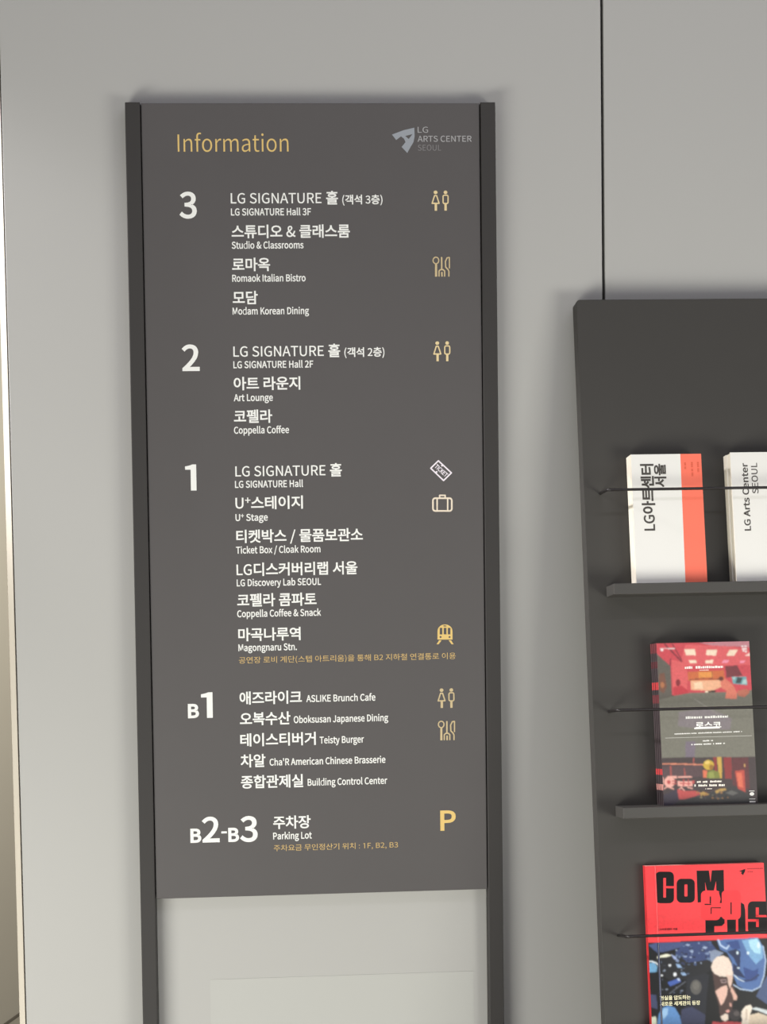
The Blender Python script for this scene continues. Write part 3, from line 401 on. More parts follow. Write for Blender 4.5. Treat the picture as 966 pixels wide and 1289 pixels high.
ICONS={'restroom':[[[(192.88,1913.89),(192.53,1912.77),(191.61,1911.95),(190.35,1911.65),(189.11,1911.95),(188.21,1912.78),(187.89,1913.91),(188.23,1915.03),(189.16,1915.85),(190.41,1916.15),(191.65,1915.85),(192.55,1915.02)]],[[(189.02,1909.13),(191.63,1909.12),(191.65,1910.73),(189.04,1910.74)]],[[(190.86,1909.68),(193.9,1900.02),(195.45,1900.51),(192.41,1910.17)]],[[(194.68,1901.07),(185.89,1901.1),(185.88,1899.49),(194.66,1899.46)]],[[(186.66,1900.05),(189.81,1909.7),(188.26,1910.18),(185.11,1900.54)]],[[(189.85,1909.93),(189.69,1909.46),(189.28,1909.17),(188.77,1909.17),(188.37,1909.47),(188.22,1909.94),(188.38,1910.41),(188.79,1910.7),(189.29,1910.7),(189.7,1910.41)]],[[(192.45,1909.93),(192.29,1909.45),(191.88,1909.16),(191.38,1909.16),(190.97,1909.46),(190.82,1909.93),(190.98,1910.4),(191.39,1910.69),(191.9,1910.69),(192.3,1910.4)]],[[(195.49,1900.26),(195.33,1899.79),(194.92,1899.5),(194.41,1899.5),(194.01,1899.79),(193.86,1900.27),(194.02,1900.74),(194.43,1901.03),(194.93,1901.03),(195.34,1900.73)]],[[(186.7,1900.29),(186.54,1899.82),(186.13,1899.53),(185.63,1899.53),(185.22,1899.83),(185.07,1900.3),(185.23,1900.77),(185.64,1901.06),(186.15,1901.06),(186.55,1900.77)]],[[(189.02,1899.43),(192.06,1899.41),(191.96,1891.15),(188.93,1891.16)]],[[(205.25,1913.85),(204.91,1912.72),(204.03,1911.9),(202.83,1911.61),(201.64,1911.91),(200.78,1912.74),(200.47,1913.87),(200.8,1914.99),(201.69,1915.81),(202.88,1916.11),(204.07,1915.8),(204.94,1914.98)]],[[(204.17,1909.52),(204.83,1909.39),(205.17,1910.97),(204.5,1911.1)]],[[(204.54,1909.51),(205.1,1909.14),(206.02,1910.47),(205.46,1910.85)]],[[(204.88,1909.36),(205.25,1908.8),(206.61,1909.69),(206.24,1910.25)]],[[(205.13,1909.09),(205.25,1908.44),(206.86,1908.74),(206.73,1909.4)]],[[(205.24,1908.59),(205.16,1901.73),(206.79,1901.72),(206.87,1908.59)]],[[(205.18,1901.88),(205.04,1901.23),(206.64,1900.91),(206.78,1901.56)]],[[(205.17,1901.52),(204.78,1900.96),(206.13,1900.06),(206.51,1900.62)]],[[(205.01,1901.18),(204.44,1900.81),(205.33,1899.47),(205.9,1899.84)]],[[(204.74,1900.93),(204.07,1900.8),(204.37,1899.22),(205.04,1899.35)]],[[(204.23,1900.82),(201.41,1900.83),(201.39,1899.22),(204.21,1899.21)]],[[(201.57,1900.81),(200.9,1900.94),(200.57,1899.37),(201.23,1899.23)]],[[(201.2,1900.82),(200.64,1901.2),(199.72,1899.86),(200.28,1899.49)]],[[(200.86,1900.97),(200.49,1901.53),(199.12,1900.64),(199.49,1900.09)]],[[(200.61,1901.24),(200.48,1901.9),(198.88,1901.59),(199.01,1900.93)]],[[(200.5,1901.74),(200.57,1908.61),(198.95,1908.62),(198.87,1901.75)]],[[(200.56,1908.45),(200.7,1909.11),(199.1,1909.43),(198.96,1908.77)]],[[(200.57,1908.82),(200.95,1909.37),(199.61,1910.27),(199.23,1909.72)]],[[(200.73,1909.15),(201.29,1909.52),(200.4,1910.86),(199.84,1910.49)]],[[(201,1909.4),(201.67,1909.53),(201.37,1911.11),(200.7,1910.98)]],[[(201.51,1909.52),(204.33,1909.51),(204.35,1911.12),(201.52,1911.13)]],[[(205.15,1910.31),(204.99,1909.84),(204.58,1909.55),(204.08,1909.55),(203.67,1909.84),(203.52,1910.32),(203.68,1910.79),(204.09,1911.08),(204.6,1911.08),(205,1910.78)]],[[(205.81,1910.18),(205.65,1909.7),(205.24,1909.41),(204.74,1909.42),(204.34,1909.71),(204.19,1910.18),(204.35,1910.66),(204.76,1910.95),(205.26,1910.94),(205.66,1910.65)]],[[(206.37,1909.8),(206.21,1909.33),(205.8,1909.04),(205.3,1909.04),(204.9,1909.34),(204.75,1909.81),(204.91,1910.28),(205.32,1910.57),(205.82,1910.57),(206.22,1910.28)]],[[(206.74,1909.24),(206.58,1908.77),(206.17,1908.48),(205.67,1908.48),(205.27,1908.78),(205.12,1909.25),(205.28,1909.72),(205.69,1910.01),(206.19,1910.01),(206.59,1909.72)]],[[(206.87,1908.59),(206.71,1908.11),(206.3,1907.82),(205.79,1907.83),(205.39,1908.12),(205.24,1908.59),(205.4,1909.07),(205.81,1909.36),(206.32,1909.35),(206.72,1909.06)]],[[(206.79,1901.72),(206.63,1901.25),(206.22,1900.96),(205.72,1900.96),(205.31,1901.25),(205.16,1901.73),(205.32,1902.2),(205.74,1902.49),(206.24,1902.49),(206.64,1902.19)]],[[(206.65,1901.06),(206.49,1900.59),(206.08,1900.3),(205.58,1900.3),(205.17,1900.6),(205.02,1901.07),(205.19,1901.54),(205.6,1901.83),(206.1,1901.83),(206.5,1901.54)]],[[(206.27,1900.51),(206.11,1900.03),(205.7,1899.74),(205.2,1899.75),(204.79,1900.04),(204.64,1900.51),(204.8,1900.99),(205.21,1901.28),(205.72,1901.27),(206.12,1900.98)]],[[(205.7,1900.14),(205.54,1899.66),(205.13,1899.37),(204.63,1899.38),(204.22,1899.67),(204.07,1900.14),(204.23,1900.62),(204.64,1900.91),(205.15,1900.9),(205.55,1900.61)]],[[(205.04,1900.01),(204.88,1899.54),(204.46,1899.25),(203.96,1899.25),(203.56,1899.54),(203.41,1900.02),(203.57,1900.49),(203.98,1900.78),(204.48,1900.78),(204.89,1900.48)]],[[(202.21,1900.02),(202.05,1899.55),(201.64,1899.26),(201.14,1899.26),(200.74,1899.55),(200.58,1900.03),(200.75,1900.5),(201.16,1900.79),(201.66,1900.79),(202.06,1900.49)]],[[(201.55,1900.15),(201.39,1899.68),(200.98,1899.39),(200.48,1899.39),(200.07,1899.69),(199.92,1900.16),(200.08,1900.63),(200.49,1900.92),(201,1900.92),(201.4,1900.63)]],[[(200.99,1900.53),(200.83,1900.05),(200.42,1899.76),(199.92,1899.77),(199.51,1900.06),(199.36,1900.53),(199.52,1901.01),(199.93,1901.3),(200.44,1901.29),(200.84,1901)]],[[(200.62,1901.09),(200.46,1900.61),(200.05,1900.32),(199.55,1900.32),(199.14,1900.62),(198.99,1901.09),(199.15,1901.56),(199.56,1901.86),(200.07,1901.85),(200.47,1901.56)]],[[(200.5,1901.74),(200.33,1901.27),(199.92,1900.98),(199.42,1900.98),(199.02,1901.28),(198.87,1901.75),(199.03,1902.22),(199.44,1902.51),(199.94,1902.51),(200.35,1902.22)]],[[(200.57,1908.61),(200.41,1908.14),(200,1907.85),(199.5,1907.85),(199.1,1908.14),(198.95,1908.62),(199.11,1909.09),(199.52,1909.38),(200.02,1909.38),(200.42,1909.08)]],[[(200.71,1909.27),(200.55,1908.79),(200.14,1908.5),(199.64,1908.5),(199.24,1908.8),(199.09,1909.27),(199.25,1909.74),(199.66,1910.03),(200.16,1910.03),(200.56,1909.74)]],[[(201.1,1909.82),(200.93,1909.35),(200.52,1909.06),(200.02,1909.06),(199.62,1909.35),(199.47,1909.83),(199.63,1910.3),(200.04,1910.59),(200.54,1910.59),(200.95,1910.29)]],[[(201.66,1910.19),(201.5,1909.72),(201.09,1909.43),(200.59,1909.43),(200.19,1909.72),(200.04,1910.2),(200.2,1910.67),(200.61,1910.96),(201.11,1910.96),(201.51,1910.66)]],[[(202.33,1910.32),(202.17,1909.85),(201.76,1909.56),(201.26,1909.56),(200.85,1909.85),(200.7,1910.33),(200.86,1910.8),(201.27,1911.09),(201.78,1911.09),(202.18,1910.79)]],[[(201.28,1899.38),(204.32,1899.37),(204.23,1891.1),(201.19,1891.11)]]],'cutlery':[[[(192.67,1829.22),(192.54,1828.16),(194.05,1827.98),(194.18,1829.04)]],[[(192.58,1828.33),(192.21,1827.35),(193.63,1826.83),(194,1827.82)]],[[(192.29,1827.51),(191.71,1826.67),(192.97,1825.83),(193.55,1826.67)]],[[(191.84,1826.81),(191.09,1826.17),(192.09,1825.03),(192.84,1825.68)]],[[(191.27,1826.28),(190.4,1825.88),(191.04,1824.52),(191.91,1824.92)]],[[(190.62,1825.94),(189.69,1825.81),(189.9,1824.32),(190.83,1824.45)]],[[(189.92,1825.81),(188.99,1825.95),(188.74,1824.47),(189.67,1824.32)]],[[(189.2,1825.89),(188.34,1826.3),(187.67,1824.95),(188.53,1824.53)]],[[(188.52,1826.18),(187.78,1826.84),(186.76,1825.72),(187.5,1825.06)]],[[(187.91,1826.69),(187.35,1827.54),(186.07,1826.71),(186.63,1825.86)]],[[(187.43,1827.38),(187.08,1828.37),(185.65,1827.87),(185.99,1826.88)]],[[(187.12,1828.2),(187.01,1829.26),(185.5,1829.09),(185.61,1828.03)]],[[(187.01,1829.08),(187.14,1830.14),(185.63,1830.32),(185.5,1829.26)]],[[(187.1,1829.97),(187.47,1830.96),(186.05,1831.48),(185.68,1830.49)]],[[(187.39,1830.79),(187.97,1831.64),(186.71,1832.48),(186.13,1831.64)]],[[(187.84,1831.49),(188.59,1832.14),(187.59,1833.27),(186.84,1832.63)]],[[(188.41,1832.02),(189.28,1832.43),(188.64,1833.79),(187.77,1833.39)]],[[(189.06,1832.36),(189.99,1832.5),(189.78,1833.99),(188.85,1833.85)]],[[(189.76,1832.5),(190.69,1832.35),(190.94,1833.84),(190.01,1833.99)]],[[(190.48,1832.42),(191.34,1832.01),(192.01,1833.36),(191.15,1833.78)]],[[(191.16,1832.12),(191.9,1831.47),(192.92,1832.59),(192.18,1833.25)]],[[(191.77,1831.62),(192.33,1830.77),(193.61,1831.59),(193.05,1832.44)]],[[(192.25,1830.93),(192.6,1829.94),(194.03,1830.44),(193.69,1831.43)]],[[(192.56,1830.11),(192.67,1829.05),(194.18,1829.21),(194.07,1830.27)]],[[(194.19,1829.13),(194.04,1828.69),(193.65,1828.41),(193.18,1828.42),(192.81,1828.69),(192.66,1829.14),(192.82,1829.58),(193.2,1829.85),(193.67,1829.85),(194.05,1829.57)]],[[(194.05,1828.07),(193.9,1827.63),(193.52,1827.36),(193.05,1827.36),(192.67,1827.64),(192.53,1828.08),(192.68,1828.52),(193.06,1828.79),(193.53,1828.79),(193.91,1828.51)]],[[(193.68,1827.09),(193.53,1826.64),(193.15,1826.37),(192.68,1826.38),(192.3,1826.65),(192.16,1827.09),(192.31,1827.54),(192.69,1827.81),(193.17,1827.81),(193.54,1827.53)]],[[(193.1,1826.24),(192.95,1825.8),(192.57,1825.53),(192.1,1825.53),(191.72,1825.81),(191.58,1826.25),(191.73,1826.69),(192.12,1826.96),(192.59,1826.96),(192.96,1826.69)]],[[(192.35,1825.6),(192.2,1825.15),(191.82,1824.88),(191.35,1824.89),(190.97,1825.16),(190.83,1825.61),(190.98,1826.05),(191.37,1826.32),(191.84,1826.32),(192.21,1826.04)]],[[(191.48,1825.19),(191.33,1824.75),(190.95,1824.48),(190.48,1824.48),(190.1,1824.76),(189.96,1825.2),(190.11,1825.64),(190.5,1825.92),(190.97,1825.91),(191.34,1825.64)]],[[(190.55,1825.06),(190.4,1824.62),(190.02,1824.35),(189.55,1824.35),(189.17,1824.63),(189.03,1825.07),(189.18,1825.51),(189.57,1825.78),(190.04,1825.78),(190.41,1825.5)]],[[(189.63,1825.2),(189.48,1824.76),(189.09,1824.49),(188.62,1824.49),(188.25,1824.77),(188.11,1825.21),(188.26,1825.66),(188.64,1825.93),(189.11,1825.92),(189.49,1825.65)]],[[(188.77,1825.62),(188.62,1825.18),(188.23,1824.91),(187.76,1824.91),(187.39,1825.18),(187.25,1825.63),(187.4,1826.07),(187.78,1826.34),(188.25,1826.34),(188.63,1826.06)]],[[(188.03,1826.27),(187.88,1825.83),(187.5,1825.56),(187.03,1825.56),(186.65,1825.84),(186.51,1826.28),(186.66,1826.72),(187.04,1827),(187.51,1826.99),(187.89,1826.72)]],[[(187.47,1827.12),(187.32,1826.68),(186.94,1826.41),(186.47,1826.41),(186.09,1826.69),(185.95,1827.13),(186.1,1827.57),(186.48,1827.85),(186.95,1827.84),(187.33,1827.57)]],[[(187.13,1828.11),(186.97,1827.67),(186.59,1827.4),(186.12,1827.4),(185.74,1827.68),(185.6,1828.12),(185.75,1828.56),(186.14,1828.83),(186.61,1828.83),(186.99,1828.55)]],[[(187.02,1829.17),(186.86,1828.73),(186.48,1828.46),(186.01,1828.46),(185.63,1828.74),(185.49,1829.18),(185.64,1829.62),(186.03,1829.89),(186.5,1829.89),(186.88,1829.61)]],[[(187.15,1830.23),(187,1829.79),(186.62,1829.51),(186.15,1829.52),(185.77,1829.79),(185.63,1830.24),(185.78,1830.68),(186.16,1830.95),(186.63,1830.95),(187.01,1830.67)]],[[(187.52,1831.21),(187.37,1830.77),(186.99,1830.5),(186.52,1830.5),(186.14,1830.78),(186,1831.22),(186.15,1831.66),(186.53,1831.93),(187,1831.93),(187.38,1831.66)]],[[(188.1,1832.05),(187.95,1831.61),(187.56,1831.34),(187.1,1831.34),(186.72,1831.62),(186.58,1832.06),(186.73,1832.51),(187.11,1832.78),(187.58,1832.77),(187.96,1832.5)]],[[(188.85,1832.7),(188.7,1832.26),(188.31,1831.99),(187.84,1831.99),(187.47,1832.27),(187.33,1832.71),(187.48,1833.15),(187.86,1833.42),(188.33,1833.42),(188.71,1833.14)]],[[(189.72,1833.1),(189.57,1832.66),(189.18,1832.39),(188.71,1832.39),(188.34,1832.67),(188.2,1833.11),(188.35,1833.55),(188.73,1833.83),(189.2,1833.82),(189.58,1833.55)]],[[(190.65,1833.24),(190.5,1832.8),(190.11,1832.52),(189.64,1832.53),(189.27,1832.8),(189.13,1833.25),(189.28,1833.69),(189.66,1833.96),(190.13,1833.96),(190.51,1833.68)]],[[(191.57,1833.09),(191.42,1832.65),(191.04,1832.38),(190.57,1832.38),(190.19,1832.66),(190.05,1833.1),(190.2,1833.54),(190.59,1833.81),(191.06,1833.81),(191.43,1833.54)]],[[(192.43,1832.68),(192.28,1832.24),(191.9,1831.97),(191.43,1831.97),(191.05,1832.24),(190.91,1832.69),(191.06,1833.13),(191.45,1833.4),(191.92,1833.4),(192.29,1833.12)]],[[(193.17,1832.03),(193.02,1831.58),(192.64,1831.31),(192.17,1831.31),(191.79,1831.59),(191.65,1832.03),(191.8,1832.48),(192.18,1832.75),(192.65,1832.74),(193.03,1832.47)]],[[(193.73,1831.18),(193.58,1830.73),(193.2,1830.46),(192.73,1830.46),(192.35,1830.74),(192.21,1831.18),(192.36,1831.63),(192.74,1831.9),(193.21,1831.89),(193.59,1831.62)]],[[(194.08,1830.19),(193.93,1829.74),(193.54,1829.47),(193.07,1829.48),(192.7,1829.75),(192.55,1830.2),(192.71,1830.64),(193.09,1830.91),(193.56,1830.91),(193.94,1830.63)]],[[(188.6,1825.07),(191.31,1825.06),(191.13,1808.91),(188.41,1808.92)]],[[(196.19,1833.31),(198.04,1833.3),(197.86,1817.48),(196.01,1817.49)]],[[(194.34,1808.88),(194.42,1815.88),(192.79,1815.9),(192.71,1808.9)]],[[(194.17,1815.32),(195.93,1817.03),(194.79,1818.18),(193.03,1816.46)]],[[(195.35,1816.79),(198.83,1816.77),(198.85,1818.39),(195.37,1818.41)]],[[(198.27,1817),(200.1,1815.26),(201.23,1816.43),(199.4,1818.16)]],[[(199.85,1815.85),(199.77,1808.85),(201.4,1808.84),(201.48,1815.84)]],[[(194.42,1815.88),(194.25,1815.41),(193.84,1815.12),(193.34,1815.12),(192.94,1815.42),(192.79,1815.9),(192.95,1816.37),(193.36,1816.66),(193.86,1816.66),(194.27,1816.36)]],[[(196.17,1817.6),(196.01,1817.12),(195.6,1816.83),(195.1,1816.84),(194.69,1817.13),(194.54,1817.61),(194.71,1818.08),(195.12,1818.37),(195.62,1818.37),(196.02,1818.07)]],[[(199.65,1817.58),(199.49,1817.1),(199.08,1816.81),(198.58,1816.81),(198.17,1817.11),(198.02,1817.59),(198.18,1818.06),(198.6,1818.35),(199.1,1818.35),(199.5,1818.05)]],[[(201.48,1815.84),(201.32,1815.37),(200.91,1815.08),(200.41,1815.08),(200,1815.37),(199.85,1815.85),(200.01,1816.32),(200.42,1816.62),(200.93,1816.61),(201.33,1816.32)]],[[(196.2,1814.8),(198.15,1814.78),(198.09,1808.86),(196.13,1808.87)]],[[(206.69,1833.61),(203.86,1833.09),(204.15,1831.51),(206.98,1832.03)]],[[(203.28,1832.66),(201.06,1828.37),(202.51,1827.64),(204.73,1831.93)]],[[(200.97,1827.98),(201.21,1820.65),(202.84,1820.71),(202.6,1828.04)]],[[(201.43,1820.13),(204.34,1817.09),(205.52,1818.21),(202.62,1821.24)]],[[(204.2,1817.29),(205.26,1815.13),(206.73,1815.85),(205.66,1818.01)]],[[(205.18,1815.49),(205.1,1808.81),(206.73,1808.8),(206.81,1815.48)]],[[(204.82,1832.29),(204.66,1831.82),(204.25,1831.53),(203.75,1831.53),(203.34,1831.83),(203.19,1832.3),(203.35,1832.78),(203.76,1833.07),(204.27,1833.07),(204.67,1832.77)]],[[(202.6,1828),(202.44,1827.53),(202.03,1827.24),(201.52,1827.24),(201.12,1827.54),(200.97,1828.01),(201.13,1828.48),(201.54,1828.78),(202.04,1828.77),(202.45,1828.48)]],[[(202.84,1820.68),(202.68,1820.2),(202.27,1819.91),(201.77,1819.92),(201.36,1820.21),(201.21,1820.69),(201.37,1821.16),(201.78,1821.45),(202.29,1821.45),(202.69,1821.15)]],[[(205.75,1817.64),(205.58,1817.17),(205.17,1816.88),(204.67,1816.88),(204.26,1817.18),(204.11,1817.65),(204.27,1818.13),(204.69,1818.42),(205.19,1818.42),(205.59,1818.12)]],[[(206.81,1815.48),(206.65,1815.01),(206.24,1814.72),(205.73,1814.72),(205.33,1815.02),(205.18,1815.49),(205.34,1815.97),(205.75,1816.26),(206.25,1816.26),(206.66,1815.96)]],[[(206.08,1833.26),(207.61,1833.25),(207.45,1819.03),(205.92,1819.04)]]],'ticket':[[[(189.47,1577.14),(205.82,1561.59),(207.03,1562.85),(190.68,1578.41)]],[[(205.82,1562.85),(195.79,1553.33),(197.01,1552.06),(207.03,1561.59)]],[[(197.01,1553.32),(180.89,1569.09),(179.66,1567.84),(195.78,1552.07)]],[[(180.88,1567.83),(190.68,1577.14),(189.47,1578.41),(179.67,1569.1)]],[[(190.95,1577.76),(190.78,1577.25),(190.34,1576.94),(189.79,1576.95),(189.36,1577.27),(189.2,1577.79),(189.37,1578.3),(189.81,1578.61),(190.36,1578.6),(190.79,1578.28)]],[[(207.3,1562.21),(207.13,1561.7),(206.69,1561.38),(206.14,1561.39),(205.71,1561.72),(205.54,1562.23),(205.72,1562.74),(206.16,1563.06),(206.7,1563.05),(207.14,1562.72)]],[[(197.28,1552.68),(197.1,1552.17),(196.66,1551.86),(196.12,1551.87),(195.68,1552.19),(195.52,1552.71),(195.69,1553.22),(196.14,1553.53),(196.68,1553.52),(197.11,1553.2)]],[[(181.15,1568.45),(180.98,1567.94),(180.53,1567.63),(179.99,1567.64),(179.56,1567.96),(179.4,1568.48),(179.57,1568.99),(180.01,1569.3),(180.55,1569.29),(180.99,1568.97)]],[[(195.98,1571.75),(195.73,1571.01),(195.09,1570.56),(194.31,1570.57),(193.68,1571.04),(193.45,1571.78),(193.7,1572.52),(194.34,1572.97),(195.12,1572.96),(195.75,1572.49)]],[[(188.86,1563.66),(188.61,1562.92),(187.97,1562.47),(187.19,1562.48),(186.56,1562.95),(186.33,1563.69),(186.58,1564.43),(187.22,1564.88),(188,1564.87),(188.63,1564.4)]]],'suitcase':[[[(203.39,1529.27),(204.52,1529.03),(204.95,1531.09),(203.82,1531.33)]],[[(204.14,1529.2),(205.09,1528.54),(206.28,1530.27),(205.33,1530.93)]],[[(204.8,1528.84),(205.43,1527.87),(207.2,1529.01),(206.57,1529.98)]],[[(205.28,1528.25),(205.49,1527.12),(207.57,1527.5),(207.35,1528.63)]],[[(205.47,1527.33),(205.36,1517.09),(207.47,1517.05),(207.59,1527.3)]],[[(205.38,1517.29),(205.14,1516.17),(207.21,1515.73),(207.45,1516.85)]],[[(205.31,1516.54),(204.65,1515.6),(206.4,1514.4),(207.05,1515.35)]],[[(204.95,1515.88),(203.98,1515.26),(205.14,1513.49),(206.1,1514.12)]],[[(204.37,1515.41),(203.23,1515.2),(203.62,1513.13),(204.75,1513.34)]],[[(203.44,1515.22),(185.42,1515.5),(185.4,1513.4),(203.41,1513.12)]],[[(185.63,1515.48),(184.5,1515.72),(184.07,1513.66),(185.19,1513.42)]],[[(184.88,1515.55),(183.93,1516.21),(182.74,1514.48),(183.69,1513.82)]],[[(184.22,1515.91),(183.59,1516.88),(181.82,1515.74),(182.45,1514.77)]],[[(183.74,1516.5),(183.53,1517.63),(181.45,1517.25),(181.67,1516.12)]],[[(183.55,1517.42),(183.66,1527.66),(181.56,1527.69),(181.44,1517.45)]],[[(183.64,1527.45),(183.88,1528.57),(181.82,1529.02),(181.58,1527.89)]],[[(183.72,1528.2),(184.37,1529.14),(182.63,1530.34),(181.98,1529.39)]],[[(184.07,1528.86),(185.04,1529.48),(183.89,1531.25),(182.92,1530.62)]],[[(184.66,1529.33),(185.79,1529.54),(185.4,1531.6),(184.27,1531.4)]],[[(185.58,1529.52),(203.59,1529.25),(203.62,1531.35),(185.61,1531.62)]],[[(204.66,1530.29),(204.45,1529.67),(203.92,1529.3),(203.27,1529.31),(202.74,1529.7),(202.55,1530.32),(202.76,1530.93),(203.29,1531.31),(203.94,1531.3),(204.47,1530.91)]],[[(205.79,1530.05),(205.58,1529.43),(205.05,1529.06),(204.4,1529.07),(203.87,1529.46),(203.68,1530.08),(203.89,1530.69),(204.42,1531.07),(205.07,1531.06),(205.6,1530.67)]],[[(206.74,1529.39),(206.53,1528.78),(206,1528.4),(205.35,1528.41),(204.82,1528.8),(204.63,1529.42),(204.84,1530.04),(205.37,1530.41),(206.02,1530.4),(206.55,1530.01)]],[[(207.37,1528.43),(207.16,1527.81),(206.63,1527.44),(205.98,1527.45),(205.46,1527.84),(205.26,1528.46),(205.47,1529.07),(206,1529.45),(206.65,1529.44),(207.18,1529.05)]],[[(207.59,1527.3),(207.38,1526.68),(206.84,1526.31),(206.19,1526.32),(205.67,1526.71),(205.47,1527.33),(205.68,1527.94),(206.21,1528.32),(206.87,1528.31),(207.39,1527.92)]],[[(207.47,1517.05),(207.26,1516.44),(206.73,1516.07),(206.08,1516.08),(205.55,1516.47),(205.36,1517.09),(205.57,1517.7),(206.1,1518.08),(206.75,1518.07),(207.28,1517.68)]],[[(207.23,1515.93),(207.03,1515.31),(206.49,1514.94),(205.84,1514.95),(205.32,1515.34),(205.12,1515.96),(205.33,1516.58),(205.86,1516.95),(206.52,1516.94),(207.04,1516.55)]],[[(206.58,1514.98),(206.37,1514.37),(205.84,1513.99),(205.19,1514),(204.66,1514.39),(204.47,1515.02),(204.68,1515.63),(205.21,1516.01),(205.86,1516),(206.39,1515.61)]],[[(205.62,1514.36),(205.41,1513.74),(204.87,1513.37),(204.22,1513.38),(203.7,1513.77),(203.5,1514.39),(203.71,1515.01),(204.24,1515.38),(204.9,1515.37),(205.42,1514.98)]],[[(204.48,1514.15),(204.27,1513.54),(203.74,1513.16),(203.09,1513.17),(202.56,1513.56),(202.37,1514.19),(202.58,1514.8),(203.11,1515.18),(203.76,1515.17),(204.29,1514.77)]],[[(186.47,1514.43),(186.26,1513.82),(185.73,1513.44),(185.07,1513.45),(184.55,1513.84),(184.36,1514.46),(184.56,1515.08),(185.1,1515.45),(185.75,1515.44),(186.27,1515.05)]],[[(185.34,1514.67),(185.13,1514.06),(184.6,1513.68),(183.95,1513.69),(183.42,1514.08),(183.23,1514.7),(183.44,1515.32),(183.97,1515.69),(184.62,1515.68),(185.14,1515.29)]],[[(184.39,1515.33),(184.18,1514.71),(183.65,1514.34),(183,1514.35),(182.47,1514.74),(182.28,1515.36),(182.49,1515.97),(183.02,1516.35),(183.67,1516.34),(184.19,1515.95)]],[[(183.76,1516.29),(183.55,1515.68),(183.02,1515.3),(182.37,1515.31),(181.84,1515.7),(181.65,1516.32),(181.86,1516.94),(182.39,1517.31),(183.04,1517.3),(183.56,1516.91)]],[[(183.55,1517.42),(183.34,1516.81),(182.81,1516.43),(182.15,1516.44),(181.63,1516.83),(181.44,1517.45),(181.65,1518.07),(182.18,1518.44),(182.83,1518.43),(183.35,1518.04)]],[[(183.66,1527.66),(183.46,1527.04),(182.92,1526.67),(182.27,1526.68),(181.75,1527.07),(181.56,1527.69),(181.76,1528.3),(182.3,1528.68),(182.95,1528.67),(183.47,1528.28)]],[[(183.9,1528.78),(183.69,1528.16),(183.16,1527.79),(182.51,1527.8),(181.99,1528.19),(181.79,1528.81),(182,1529.43),(182.53,1529.8),(183.19,1529.79),(183.71,1529.4)]],[[(184.55,1529.72),(184.35,1529.11),(183.81,1528.74),(183.16,1528.75),(182.64,1529.13),(182.44,1529.76),(182.65,1530.37),(183.18,1530.74),(183.84,1530.73),(184.36,1530.34)]],[[(185.52,1530.35),(185.31,1529.73),(184.78,1529.36),(184.13,1529.37),(183.6,1529.76),(183.41,1530.38),(183.62,1530.99),(184.15,1531.37),(184.8,1531.36),(185.32,1530.97)]],[[(186.65,1530.56),(186.44,1529.94),(185.91,1529.57),(185.26,1529.58),(184.74,1529.97),(184.54,1530.59),(184.75,1531.2),(185.28,1531.58),(185.93,1531.57),(186.46,1531.18)]],[[(187,1530.55),(188.83,1530.52),(188.65,1514.4),(186.82,1514.43)]],[[(200.37,1530.35),(202.2,1530.32),(202.02,1514.19),(200.19,1514.22)]],[[(192,1530.69),(192.04,1534.12),(190.21,1534.15),(190.17,1530.71)]],[[(191.11,1533.22),(198.15,1533.12),(198.17,1534.94),(191.13,1535.04)]],[[(197.24,1534.04),(197.2,1530.61),(199.03,1530.58),(199.07,1534.02)]],[[(192.04,1534.12),(191.86,1533.59),(191.4,1533.26),(190.83,1533.27),(190.38,1533.61),(190.21,1534.15),(190.39,1534.68),(190.85,1535),(191.42,1535),(191.87,1534.66)]],[[(199.07,1534.02),(198.89,1533.48),(198.43,1533.16),(197.86,1533.17),(197.41,1533.5),(197.24,1534.04),(197.42,1534.58),(197.88,1534.9),(198.45,1534.89),(198.9,1534.55)]]],'train':[[[(186.35,1351.11),(186.47,1361.66),(186.48,1362.1),(186.89,1364.45),(188.05,1366.59),(189.85,1368.35),(192.15,1369.59),(194.77,1370.2),(197.49,1370.15),(200.09,1369.43),(202.37,1368.1),(204.13,1366.27),(205.24,1364.08),(205.6,1361.72),(205.48,1350.73)],[(189.38,1366),(192.67,1365.94),(192.58,1357.58),(189.28,1357.65)],[(194.43,1365.9),(197.95,1365.83),(197.85,1357.48),(194.34,1357.55)],[(199.71,1365.8),(203,1365.73),(202.91,1357.38),(199.61,1357.44)],[(191.66,1354.3),(191.4,1353.53),(190.74,1353.07),(189.92,1353.09),(189.27,1353.58),(189.03,1354.36),(189.29,1355.13),(189.95,1355.59),(190.77,1355.58),(191.42,1355.09)],[(203.09,1354.07),(202.83,1353.3),(202.17,1352.84),(201.35,1352.85),(200.7,1353.35),(200.46,1354.13),(200.72,1354.9),(201.38,1355.36),(202.2,1355.35),(202.85,1354.85)],[(194.25,1368.98),(197.98,1368.91),(197.97,1367.59),(194.23,1367.66)]],[[(188.32,1350.19),(191.4,1350.13),(187.82,1345.15),(184.96,1345.21)]],[[(200.63,1349.94),(203.71,1349.88),(206.95,1344.75),(204.09,1344.81)]]],'mark':[[[(136.48,1985.76),(151.37,1991.24),(164.63,1994.28),(164.87,1983.28),(163.3,1976.32),(157.88,1967.4),(155.47,1962.88),(148.39,1970.47),(153.41,1976.33),(151.48,1980.61),(147.81,1983.55),(141.7,1979.04)],[(153.13,1983.91),(162.19,1986.34),(157.41,1980.24)]]]}
